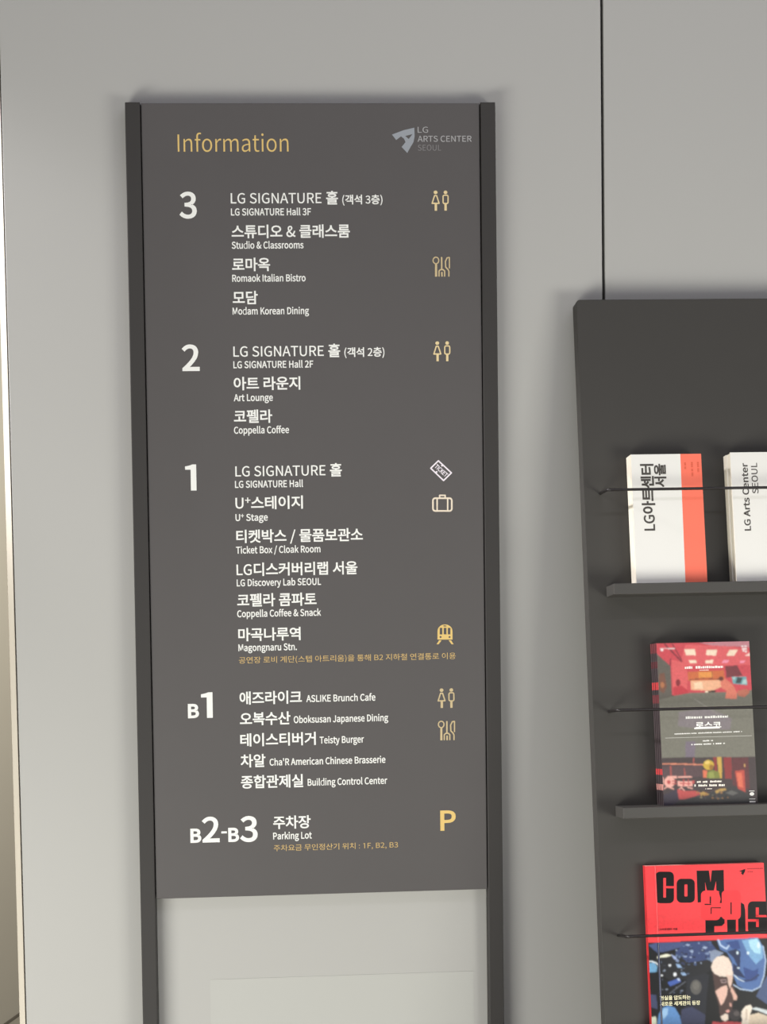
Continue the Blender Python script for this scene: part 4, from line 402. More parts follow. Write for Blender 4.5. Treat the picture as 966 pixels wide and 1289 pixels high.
MAG_ART=[((238,62,68),[[(-31.5,-37.7),(186.5,-31.8),(178.9,97.1),(-37,90.4)]]),((14,15,19),[[(-15.4,89.1),(-1.7,88.8),(143.1,87.3),(164,86.9),(157.5,199.7),(-20,193.7)]]),((66,80,122),[[(-0.1,91.5),(9.2,89.2),(44.6,89.2),(39.7,95),(21,99.6),(10.2,100.7)]]),((52,66,110),[[(44.6,89.4),(74,89.1),(85.5,104.6),(75.9,111.7),(58.9,112.6),(38.8,113.5),(31.7,101.4)]]),((30,31,36),[[(8.3,108.1),(30.2,101.4),(48.1,113.7),(72.9,110.1),(75.4,122),(53.3,133.1),(22.6,132.1),(10.7,122.9)]]),((96,116,150),[[(40.2,93.9),(42.1,93.2),(44,93.8),(42.8,94.8)]]),((96,116,150),[[(30.7,106.1),(32.4,104.2),(34,105.6),(32.9,108.1)]]),((96,116,150),[[(39.3,105.1),(41,104.3),(42.6,104.9),(41.5,106)]]),((42,52,84),[[(41.1,115.3),(42.2,113.9),(43.1,114.9),(42.5,116.8)]]),((70,88,130),[[(64.3,94.2),(66.1,92.8),(67.7,93.9),(66.6,95.7)]]),((42,52,84),[[(70.2,110.4),(72.1,108.7),(73.9,110),(72.7,112.2)]]),((96,116,150),[[(58.8,102.7),(60.2,101.5),(61.5,102.4),(60.6,104)]]),((96,116,150),[[(68.1,109.6),(71.4,108),(74.6,109.3),(72.6,111.5)]]),((120,138,172),[[(67,103.5),(70.2,101.9),(73.3,103.2),(71.3,105.3)]]),((160,176,204),[[(38.3,102.3),(40,101.1),(41.6,102),(40.5,103.5)]]),((70,88,130),[[(43.1,111.8),(44.2,111.2),(45.2,111.7),(44.5,112.5)]]),((160,176,204),[[(71.5,101.8),(74.1,100.4),(76.5,101.5),(74.9,103.5)]]),((70,88,130),[[(72.5,93.6),(74.4,92.8),(76.4,93.4),(75.1,94.5)]]),((70,88,130),[[(48.7,95.2),(50.8,93.9),(52.7,95),(51.4,96.7)]]),((160,176,204),[[(53.6,113.3),(54.8,112.6),(56,113.1),(55.2,114)]]),((160,176,204),[[(40.2,106),(43.3,105.3),(46.3,105.9),(44.4,106.9)]]),((42,52,84),[[(42.7,91.7),(44.5,91.1),(46.3,91.6),(45.2,92.5)]]),((160,176,204),[[(61.3,114.1),(62.3,113.1),(63.2,113.8),(62.6,115.1)]]),((34,38,48),[[(61.4,99.8),(64.7,98.5),(67.9,99.6),(65.9,101.4)]]),((42,52,84),[[(31.6,107.6),(34.8,106.7),(37.8,107.5),(35.9,108.7)]]),((96,116,150),[[(45.5,115.3),(47.2,114.8),(48.9,115.3),(47.9,116)]]),((120,138,172),[[(48.2,99.8),(51.2,98),(54,99.4),(52.1,101.9)]]),((96,116,150),[[(33.1,116.9),(35.1,116),(37.1,116.7),(35.8,117.8)]]),((120,138,172),[[(31.5,110.7),(34,108.9),(36.3,110.3),(34.8,112.7)]]),((96,116,150),[[(31.8,104.5),(33.4,102.7),(34.9,104.1),(33.8,106.5)]]),((160,176,204),[[(64,96.6),(67.4,95.2),(70.8,96.4),(68.6,98.2)]]),((26,30,40),[[(50.3,96.6),(52.2,96),(54.1,96.5),(52.9,97.3)]]),((160,176,204),[[(48.3,107.1),(50.3,106.3),(52.2,107),(51,108.1)]]),((160,176,204),[[(31.7,98.5),(33.2,97.7),(34.7,98.4),(33.8,99.5)]]),((42,52,84),[[(47.9,97.3),(49.7,95.6),(51.3,96.9),(50.2,99.2)]]),((70,88,130),[[(53.1,115.4),(55.1,113.7),(56.9,115),(55.7,117.3)]]),((26,30,40),[[(67.3,107.4),(68.4,106.3),(69.4,107.1),(68.7,108.5)]]),((42,52,84),[[(36.9,113.7),(40.1,111.9),(43.2,113.3),(41.2,115.6)]]),((26,30,40),[[(41,103.1),(44.2,102.2),(47.3,103),(45.4,104.2)]]),((26,30,40),[[(51.2,107),(53.9,106.1),(56.4,106.8),(54.8,108)]]),((70,88,130),[[(69.5,90.6),(72.9,88.8),(76.2,90.2),(74,92.6)]]),((42,52,84),[[(37.4,101.5),(39.9,100),(42.3,101.2),(40.7,103.2)]]),((120,138,172),[[(59.2,91.3),(60.6,89.9),(61.9,91),(61,92.8)]]),((160,176,204),[[(49.9,100.8),(51.8,99.2),(53.7,100.4),(52.4,102.5)]]),((34,38,48),[[(68.4,89.1),(71.5,88.5),(74.5,89.1),(72.6,90)]]),((160,176,204),[[(63,99.1),(64.5,98.5),(65.9,99),(65,99.9)]]),((34,38,48),[[(35.4,107.1),(38.4,105.8),(41.3,106.8),(39.4,108.5)]]),((120,138,172),[[(50.6,103.9),(51.6,103.3),(52.6,103.8),(51.9,104.6)]]),((96,116,150),[[(34.7,106.1),(36.4,104.5),(37.9,105.7),(36.8,107.8)]]),((34,38,48),[[(44.4,110.4),(46.7,109.9),(48.9,110.4),(47.5,111.1)]]),((160,176,204),[[(43.5,92.7),(46.9,91.7),(50.1,92.6),(48.1,94.1)]]),((226,226,205),[[(9.7,105.2),(20.9,102.2),(27.7,104.2),(22.3,105.8),(14.6,106.2),(10.2,107.2)]]),((150,164,204),[[(26.3,102.4),(31.5,105.8),(34.7,110.1),(29.8,108.7)]]),((225,228,235),[[(26.3,115.7),(25.9,116.5),(25,116.9),(24,116.9),(23.2,116.4),(22.9,115.6),(23.2,114.8),(24.1,114.4),(25.2,114.4),(26,114.9)]]),((225,228,235),[[(32.2,126.2),(31.8,127.5),(30.7,128.3),(29.5,128.2),(28.6,127.4),(28.2,126.1),(28.7,124.8),(29.7,124),(30.9,124.1),(31.9,124.9)]]),((225,228,235),[[(15.8,126.9),(15.3,127.5),(14.3,127.7),(13.4,127.4),(13,126.8),(13.4,126.2),(14.4,126),(15.4,126.2)]]),((140,168,205),[[(31.9,114),(36.5,114.9),(39.3,119.1),(33.7,118.6)]]),((140,168,205),[[(36.8,124.5),(41.4,124.2),(44.3,127.4),(39.7,127.9)]]),((66,92,165),[[(20.9,135),(34.9,130.7),(37.2,134.8),(23.7,139.8)]]),((180,195,225),[[(32.1,131.2),(34.9,130.7),(36.6,133.3),(34.2,134)]]),((104,154,192),[[(-1.1,112.2),(5.9,111.7),(9.8,116.2),(8.9,122.5),(-1,123.3)]]),((225,232,238),[[(-1.4,110.8),(4.3,111.3),(4.4,109.9),(-1.2,109.5)]]),((225,232,238),[[(4.1,111.2),(8.6,113.4),(9.2,112.2),(4.7,110)]]),((225,232,238),[[(8.3,113.2),(11.4,116.9),(12.5,116),(9.4,112.4)]]),((225,232,238),[[(5.1,110.6),(4.9,111),(4.6,111.2),(4.1,111.2),(3.8,111),(3.7,110.6),(3.8,110.2),(4.2,110),(4.6,110),(4.9,110.2)]]),((225,232,238),[[(9.6,112.8),(9.4,113.2),(9.1,113.4),(8.6,113.4),(8.3,113.2),(8.2,112.8),(8.3,112.4),(8.7,112.2),(9.1,112.2),(9.5,112.4)]]),((34,36,44),[[(44.1,131.3),(65.9,126.1),(78.1,129.5),(82.6,162),(69.1,185),(35.4,183.9),(41.4,154.8)]]),((88,86,84),[[(61.4,141.9),(61,144.5),(59.9,146.9),(58.3,148.7),(56.4,149.9),(54.3,150.2),(52.2,149.7),(50.4,148.5),(49,146.5),(48.1,144.1),(47.9,141.5),(48.4,138.8),(49.5,136.5),(51.1,134.7),(53,133.5),(55.1,133.2),(57.2,133.6),(59,134.9),(60.4,136.8),(61.2,139.3)]]),((104,101,97),[[(58.8,140.1),(58.4,142),(57.4,143.5),(56.1,144.6),(54.5,144.9),(53,144.5),(51.8,143.4),(51,141.7),(50.8,139.8),(51.2,137.9),(52.1,136.3),(53.5,135.3),(55,134.9),(56.5,135.4),(57.8,136.5),(58.6,138.1)]]),((56,60,86),[[(36.3,166.4),(48.7,163.8),(63.6,173.1),(69.1,185),(33.9,183.8)]]),((130,140,160),[[(37.2,121.8),(38.3,120.5),(39.4,121.2),(38.6,122.3)]]),((28,30,36),[[(11.4,113.3),(13.2,111.6),(14.9,112.5),(13.6,114)]]),((90,104,130),[[(44,126.2),(46,125),(47.9,125.6),(46.5,126.7)]]),((28,30,36),[[(30.1,146),(31.6,145.3),(33.1,145.7),(32,146.4)]]),((130,140,160),[[(13.5,143.3),(14.4,142.5),(15.4,142.9),(14.7,143.6)]]),((90,104,130),[[(38.6,119.6),(41.1,119),(43.5,119.3),(41.8,119.9)]]),((28,30,36),[[(7.9,120.9),(9.5,119.7),(11.1,120.3),(9.9,121.4)]]),((40,42,50),[[(26.5,112.2),(27.6,110.5),(28.7,111.4),(27.8,112.9)]]),((60,66,84),[[(15.8,115.7),(18,115.1),(20.2,115.5),(18.6,116)]]),((28,30,36),[[(29.4,121.6),(31.8,120.4),(34,121.1),(32.4,122.2)]]),((130,140,160),[[(17.4,143.4),(19.5,142),(21.6,142.7),(20.1,143.9)]]),((40,42,50),[[(22.1,119.2),(23.9,117.3),(25.6,118.2),(24.3,119.9)]]),((90,104,130),[[(13.7,112.1),(14.7,110.4),(15.5,111.2),(14.8,112.7)]]),((28,30,36),[[(17.6,146.3),(18.7,144.6),(19.6,145.5),(18.9,146.9)]]),((40,42,50),[[(40.4,112.8),(42.3,111),(44.1,111.9),(42.8,113.5)]]),((60,66,84),[[(32.2,122.1),(33.4,121.4),(34.5,121.8),(33.7,122.3)]]),((60,66,84),[[(27,139.1),(27.8,138),(28.5,138.5),(27.9,139.5)]]),((60,66,84),[[(13.1,131.9),(14.7,130.6),(16.2,131.3),(15,132.5)]]),((90,104,130),[[(35.2,148),(36.1,146.5),(36.9,147.2),(36.2,148.5)]]),((130,140,160),[[(29.9,142.5),(31.1,140.6),(32.2,141.5),(31.3,143.1)]]),((40,42,50),[[(40.4,118.9),(41.9,117.9),(43.4,118.4),(42.3,119.2)]]),((130,140,160),[[(15.9,122),(17.8,120.1),(19.5,121),(18.2,122.7)]]),((28,30,36),[[(25.5,147.6),(26.7,146.4),(27.9,147),(27,148.1)]]),((28,30,36),[[(8.4,115.9),(10.1,114.4),(11.6,115.2),(10.4,116.5)]]),((28,30,36),[[(38.2,125.3),(39.6,124.7),(40.9,125.1),(39.9,125.6)]]),((28,30,36),[[(8.1,147.4),(10.6,145.6),(13,146.6),(11.2,148.1)]]),((130,140,160),[[(35.4,145.6),(37.5,144.3),(39.5,145),(38,146.1)]]),((40,42,50),[[(40.4,140.4),(41.3,139.4),(42.2,139.9),(41.5,140.7)]]),((28,30,36),[[(13.3,110.6),(14.7,109.2),(16,109.9),(15,111.1)]]),((90,104,130),[[(27.1,147.3),(28.3,146),(29.3,146.6),(28.5,147.8)]]),((92,96,108),[[(22.9,148.7),(31.6,142.4),(31,141.6),(22.3,147.9)]]),((92,96,108),[[(31.6,142.4),(42.7,135.4),(42.1,134.5),(31,141.5)]]),((92,96,108),[[(31.9,142),(31.7,142.3),(31.5,142.5),(31.1,142.4),(30.9,142.2),(30.8,141.9),(30.9,141.6),(31.2,141.5),(31.5,141.5),(31.8,141.7)]]),((76,106,160),[[(82.5,88.2),(85.8,99.4),(94.1,103.3),(99,113.1),(99.7,128.7),(104.5,141.4),(112.7,146.1),(121.9,147.7),(130.6,143.7),(136.7,131.3),(139.5,113.7),(137.1,96.1),(132.1,87),(92.6,87.6)]]),((30,42,78),[[(94.2,101.9),(104.4,99.2),(110.4,102.4),(108.6,121.6),(106.1,119.7),(101.7,109.5)]]),((30,42,78),[[(100.4,115.4),(105.6,119.3),(114.9,133.6),(99.7,128.7)]]),((48,70,128),[[(92.4,91.4),(108,88.9),(110.6,99.4),(101.3,99.1)]]),((48,70,128),[[(112.5,120.2),(124.6,125),(131,122.3),(128.7,135.5),(114.7,138)]]),((120,165,205),[[(112.6,89.4),(132.1,87.4),(137.2,98.8),(136.9,110.6),(128.1,117.7),(120.9,108.6),(116.7,99.6)]]),((168,212,232),[[(120.4,89.3),(131.3,88.2),(135.2,97.2),(134.2,106.1),(127.3,104.4),(122.2,98.3)]]),((215,232,242),[[(120.7,104.5),(120.3,105.6),(119.6,106.3),(118.7,106.2),(118.1,105.5),(117.9,104.4),(118.2,103.3),(118.9,102.6),(119.8,102.6),(120.5,103.3)]]),((215,232,242),[[(108.5,121.3),(107.9,121.9),(106.6,122.1),(105.3,121.8),(104.8,121.2),(105.3,120.5),(106.7,120.3),(108,120.6)]]),((215,232,242),[[(107.7,103.8),(107.3,105),(106.4,105.5),(105.5,105),(105.2,103.7),(105.7,102.4),(106.6,102),(107.4,102.5)]]),((215,232,242),[[(134.3,95.7),(134,97.6),(133.2,99),(132.2,99.5),(131.3,98.9),(130.7,97.5),(130.6,95.6),(130.9,93.7),(131.7,92.3),(132.7,91.8),(133.6,92.3),(134.2,93.8)]]),((180,200,228),[[(83.2,87.7),(85.5,94.5),(87.3,93.9),(85,87.2)]]),((180,200,228),[[(85.9,94.9),(93,99.6),(94.1,98.1),(86.9,93.5)]]),((180,200,228),[[(94.3,99.4),(97.9,95.1),(96.5,94),(92.8,98.3)]]),((180,200,228),[[(87.3,94.2),(87.1,94.8),(86.6,95.1),(86.1,95),(85.6,94.7),(85.5,94.2),(85.7,93.7),(86.1,93.4),(86.7,93.4),(87.2,93.7)]]),((180,200,228),[[(94.5,98.9),(94.3,99.4),(93.8,99.7),(93.2,99.7),(92.8,99.4),(92.6,98.9),(92.8,98.3),(93.3,98),(93.9,98),(94.3,98.4)]]),((40,52,92),[[(99.8,128.7),(107.9,136.3),(109.4,134.9),(101.3,127.2)]]),((40,52,92),[[(108.6,136.6),(120.9,137),(121,135),(108.7,134.6)]]),((40,52,92),[[(121.5,136.9),(131.9,130.6),(130.8,128.8),(120.4,135.1)]]),((40,52,92),[[(109.7,135.6),(109.5,136.2),(108.9,136.6),(108.2,136.6),(107.7,136.2),(107.5,135.6),(107.8,135),(108.3,134.6),(109,134.6),(109.5,135)]]),((40,52,92),[[(122,136),(121.8,136.6),(121.2,137),(120.6,137),(120.1,136.6),(119.9,136),(120.1,135.4),(120.7,135),(121.3,135),(121.9,135.4)]]),((178,198,224),[[(99.1,140.7),(107.7,146.1),(108.4,145.1),(99.8,139.7)]]),((178,198,224),[[(108,146.2),(121.7,148.6),(122,147.4),(108.2,145)]]),((178,198,224),[[(122.1,148.5),(131.9,144.4),(131.4,143.3),(121.6,147.4)]]),((178,198,224),[[(132.2,144.1),(137.6,131.6),(136.4,131.1),(131.1,143.7)]]),((178,198,224),[[(137.6,131.4),(140.7,113.8),(139.5,113.6),(136.4,131.3)]]),((178,198,224),[[(140.7,113.6),(138.4,96.5),(137.2,96.6),(139.5,113.8)]]),((178,198,224),[[(108.7,145.6),(108.6,146),(108.2,146.2),(107.9,146.2),(107.6,146),(107.5,145.6),(107.6,145.3),(107.9,145.1),(108.3,145.1),(108.6,145.3)]]),((178,198,224),[[(122.5,148),(122.3,148.3),(122,148.6),(121.6,148.5),(121.3,148.3),(121.2,148),(121.4,147.6),(121.7,147.4),(122.1,147.4),(122.4,147.7)]]),((178,198,224),[[(132.3,143.9),(132.1,144.2),(131.8,144.4),(131.4,144.4),(131.1,144.2),(131,143.9),(131.2,143.5),(131.5,143.3),(131.9,143.3),(132.2,143.5)]]),((178,198,224),[[(137.6,131.4),(137.5,131.7),(137.1,131.9),(136.8,131.9),(136.5,131.7),(136.4,131.3),(136.5,131),(136.8,130.8),(137.2,130.8),(137.5,131)]]),((178,198,224),[[(140.7,113.7),(140.6,114),(140.3,114.2),(139.9,114.2),(139.6,114),(139.5,113.7),(139.6,113.3),(140,113.1),(140.4,113.1),(140.7,113.3)]]),((205,220,235),[[(100.3,129.1),(105.3,134),(106,133.2),(101,128.3)]]),((205,220,235),[[(105.4,134.1),(112.9,137.7),(113.4,136.8),(105.9,133.1)]]),((205,220,235),[[(106.2,133.6),(106.1,133.9),(105.8,134.1),(105.4,134.1),(105.2,133.9),(105.1,133.6),(105.2,133.3),(105.5,133.1),(105.8,133.1),(106.1,133.3)]]),((70,84,120),[[(140.7,131.5),(134.6,140.1),(126.1,154.6),(138.9,163.9),(157.7,170.4),(160.7,117.3)]]),((16,16,20),[[(72.3,121.9),(78.2,128),(84.2,130.4),(97.9,134.5),(99.6,146.4),(105.3,155.4),(97.8,165.5),(95.8,174.2),(96.7,186),(63,184.8),(68,146.8)]]),((72,52,50),[[(75.2,124.9),(84.2,129.7),(97.9,134.5),(103.8,154.6),(98.1,160.3),(95.8,174.2),(87.7,181.3),(81.8,176.7),(81.2,164.9),(77.9,151.6),(76.9,141.2)]]),((128,140,165),[[(73.4,101.2),(79.6,99.2),(90.2,103.2),(83.9,107.5),(77.1,111.7),(73.9,114.6)]]),((226,207,194),[[(74.3,118.3),(76.6,112.4),(81.5,107.7),(88.8,106.4),(95.2,109.6),(98.8,116.8),(99.7,125.7),(99.5,132.4),(97.9,134.8),(92.7,130.7),(84.2,130.3),(77.6,126.8),(74.5,122.3)]]),((212,182,168),[[(90.5,128.4),(99.7,130.2),(98.4,136.8),(95.5,144.8),(93.6,138.8),(93.3,132.9)]]),((148,126,126),[[(84,133.8),(91.4,133.7),(92.3,137.6),(85.4,138)]]),((40,30,32),[[(91.6,135.8),(91.2,136.2),(89.9,136.5),(88.2,136.6),(86.5,136.4),(85.3,136),(84.9,135.6),(85.3,135.2),(86.6,134.9),(88.3,134.8),(90,135),(91.2,135.3)]]),((218,178,164),[[(77.6,147.1),(84.8,142.4),(91.4,140.5),(92.7,144.7),(91.1,152),(87,160.4),(83.4,163.5),(81,156.1)]]),((208,168,152),[[(96.9,142.2),(100,147.1),(103.8,154.2),(102.5,158.3),(99.1,157.6),(97.6,150.7),(95.9,147.7)]]),((196,150,138),[[(93.7,160.6),(96.1,161.7),(96.3,165.4),(93.8,165)]]),((220,160,150),[[(88.3,170.3),(92.1,168.2),(93.8,170.3),(91.3,172.3)]]),((236,218,202),[[(82.5,176.1),(88.2,173.1),(91.5,174.3),(91.2,179.9),(87.7,182.1),(83.8,179.7)]]),((196,72,80),[[(70.5,188),(73.1,181.5),(81.5,183.1),(90.8,182.1),(109.1,184),(110.4,189.4)]]),((50,45,48),[[(106.7,175.1),(106.2,177.1),(105.1,178.9),(103.5,180.3),(101.5,181.1),(99.3,181.4),(97.1,181),(95.2,180),(93.7,178.5),(92.8,176.7),(92.5,174.7),(93,172.7),(94.1,170.9),(95.7,169.6),(97.7,168.7),(99.9,168.5),(102.1,168.8),(104,169.8),(105.5,171.3),(106.4,173.1)]]),((84,76,76),[[(105.1,173.6),(104.5,175.1),(103.2,176.1),(101.5,176.4),(99.8,176),(98.7,174.9),(98.3,173.4),(98.8,171.9),(100.1,170.9),(101.8,170.6),(103.5,171),(104.7,172.1)]]),((236,222,206),[[(108,170.9),(112.9,165.4),(119.1,163.9),(121.1,167.4),(117.9,174.9),(116.2,189.5),(105.8,189.2),(108.4,180.5),(107,176.8)]]),((222,204,180),[[(117,175.6),(128.2,173.5),(140.3,177.9),(157,182.1),(156.3,193.8),(114.8,192.4)]]),((205,185,165),[[(113,168.9),(115.3,168.4),(114.2,180.7),(112,182.1)]]),((206,214,216),[[(119.2,168.5),(128.3,171.2),(138.2,175.6),(152.5,179),(152.7,176.1),(137.6,170.6),(125.4,167.1)]]),((92,136,190),[[(6,184.4),(8.8,171.3),(13.4,164.1),(19.7,161.4),(28,163.9),(33.6,173.6),(35.7,185.4)]]),((150,186,220),[[(10.8,169.9),(15.7,164.5),(20.3,164.1),(19.2,171.6),(14.3,177.3)]]),((204,208,186),[[(-0.8,174.2),(5.3,173.4),(6,184.4),(-0.7,184.1)]]),((60,66,96),[[(-2.1,147.5),(7,149.3),(7.5,165.4),(-1.8,162.2)]])]
MAG_PRINT=[('masthead_letter',[((18,14,15),[[(29.1,7.1),(31.2,7.6),(33,8.8),(34.1,10.6),(34.5,12.7),(33.2,38.7),(32.7,40.8),(31.4,42.5),(29.5,43.6),(27.4,43.9),(16.2,43.6),(14.1,43.1),(12.3,41.9),(11.2,40.1),(10.9,38.1),(12.1,12),(12.6,10),(13.9,8.2),(15.8,7.1),(17.9,6.8)],[(21.5,14.2),(24.8,14.3),(23.7,37.2),(20.5,37.1)]])]),('masthead_letter',[((238,62,68),[[(22.7,23.8),(34.2,24.1),(34.1,26.7),(22.6,26.3)]])]),('masthead_letter',[((18,14,15),[[(53.9,16.1),(56,16.6),(57.8,17.8),(58.9,19.6),(59.2,21.7),(58.4,38.8),(57.9,40.9),(56.6,42.6),(54.7,43.7),(52.5,44),(41.9,43.7),(39.7,43.3),(38,42),(36.9,40.3),(36.5,38.2),(37.3,21),(37.9,19),(39.2,17.3),(41,16.1),(43.2,15.8)],[(49.3,22.7),(49.7,22.7),(50,22.9),(50.2,23.3),(50.2,23.6),(49.7,35.7),(49.6,36.1),(49.3,36.4),(49,36.6),(48.6,36.6),(47,36.6),(46.6,36.5),(46.3,36.3),(46.1,36),(46,35.6),(46.6,23.5),(46.7,23.2),(46.9,22.9),(47.3,22.7),(47.7,22.6)]])]),('masthead_letter',[((18,14,15),[[(62.1,6.9),(77,7.2),(78.3,20.9),(80.6,7.1),(94.9,7),(93.9,44),(85,43.7),(84.9,19.9),(80.1,37.2),(74.6,37.1),(71.7,20.4),(71.5,43.7),(61.6,44)]])]),('masthead_letter',[((18,14,15),[[(69.9,62.3),(93.2,61.4),(92.8,69),(89.3,72.1),(80.3,72.1),(79.8,81.6),(69.3,81.3)]])]),('masthead_letter',[((18,14,15),[[(96.2,56.8),(99.8,45.8),(113.1,44.9),(117.5,47.9),(118.5,54.3),(117.7,81.5),(108.8,81.6),(109.5,61.9),(106.9,61.9),(105.8,81.8),(95.6,81.8)]])]),('masthead_letter',[((18,14,15),[[(147.1,45.2),(149.3,45.7),(151,46.9),(152.1,48.7),(152.4,50.8),(150.9,77.8),(150.4,79.8),(149.1,81.5),(147.2,82.6),(145,83),(125.9,82.4),(123.8,81.9),(122,80.7),(120.9,78.9),(120.6,76.9),(122,49.9),(122.6,47.9),(123.9,46.1),(125.8,45),(127.9,44.7)]])]),('masthead_letter',[((238,62,68),[[(131.5,51.8),(135.2,51.9),(134.6,62.7),(130.9,62.6)]]),((238,62,68),[[(131,60.7),(145.2,61.1),(145.1,63.6),(130.9,63.2)]])]),('masthead_letter',[((238,62,68),[[(120.6,65.1),(134.4,65.5),(134.3,68.4),(120.4,68)]]),((238,62,68),[[(131.1,65.4),(134.4,65.5),(133.9,74.7),(130.6,74.6)]])]),('masthead_letter',[((238,62,68),[[(84.4,30.7),(86.5,31.1),(88.3,32.4),(89.4,34.2),(89.7,36.2),(88.5,60),(87.9,62.1),(86.6,63.8),(84.8,64.9),(82.6,65.2),(70.1,64.9),(68,64.4),(66.2,63.2),(65.1,61.4),(64.8,59.3),(66,35.5),(66.5,33.5),(67.8,31.8),(69.7,30.7),(71.9,30.3)]])]),('masthead_letter',[((238,62,68),[[(108.8,31.1),(111,31.5),(112.7,32.8),(113.8,34.6),(114.2,36.6),(112.9,60.1),(112.4,62.2),(111.1,63.9),(109.2,65),(107,65.3),(94.8,65),(92.7,64.5),(90.9,63.3),(89.8,61.5),(89.5,59.4),(90.7,35.9),(91.3,33.9),(92.6,32.2),(94.4,31.1),(96.6,30.7)]])]),('masthead_letter',[((18,14,15),[[(76.4,37.4),(78.1,37.5),(77.7,45.7),(76,45.7)]])]),('masthead_letter',[((18,14,15),[[(69.8,45.8),(77.7,46.1),(77.6,47.3),(69.7,47.1)]])]),('masthead_letter',[((18,14,15),[[(77,50.2),(89.3,50.5),(89.3,51.5),(76.9,51.1)]]),((18,14,15),[[(76.9,50.8),(78.1,50.8),(77.7,57.8),(76.6,57.8)]])]),('masthead_letter',[((18,14,15),[[(101.1,45),(102.6,45),(101.9,58.8),(100.4,58.8)]])]),('masthead_letter',[((18,14,15),[[(87.6,32.7),(91.2,32.8),(90.6,45.5),(88.2,45.4),(89.5,40.7)]])]),('masthead_letter',[((18,14,15),[[(113.3,9),(121.1,6.5),(120.7,9.4),(118,13.8),(115.8,11.5),(116.9,9.9)]])]),('small_print',[((130,32,38),[[(123.8,5.9),(125.2,6),(125.2,6.9),(123.7,6.9)]]),((130,32,38),[[(125.9,5.9),(127.4,6),(127.3,6.9),(125.9,6.9)]]),((130,32,38),[[(128.1,5.9),(129.6,6),(129.5,6.9),(128,6.9)]]),((130,32,38),[[(130.2,5.9),(131.7,6),(131.7,6.9),(130.2,6.9)]]),((130,32,38),[[(132.4,5.9),(133.9,6),(133.8,6.9),(132.3,6.9)]]),((130,32,38),[[(134.5,5.9),(136,6),(136,6.9),(134.5,6.9)]]),((130,32,38),[[(136.7,5.9),(138.2,6),(138.1,6.9),(136.6,6.9)]]),((130,32,38),[[(138.9,5.9),(140.3,6),(140.3,6.9),(138.8,6.9)]]),((130,32,38),[[(141,5.9),(142.5,6),(142.5,6.9),(141,6.9)]]),((130,32,38),[[(123.9,9.5),(125.4,9.5),(125.3,10.5),(123.8,10.4)]]),((130,32,38),[[(126.2,9.5),(127.7,9.6),(127.7,10.5),(126.2,10.5)]]),((130,32,38),[[(128.5,9.6),(130,9.6),(130,10.6),(128.5,10.6)]])])]
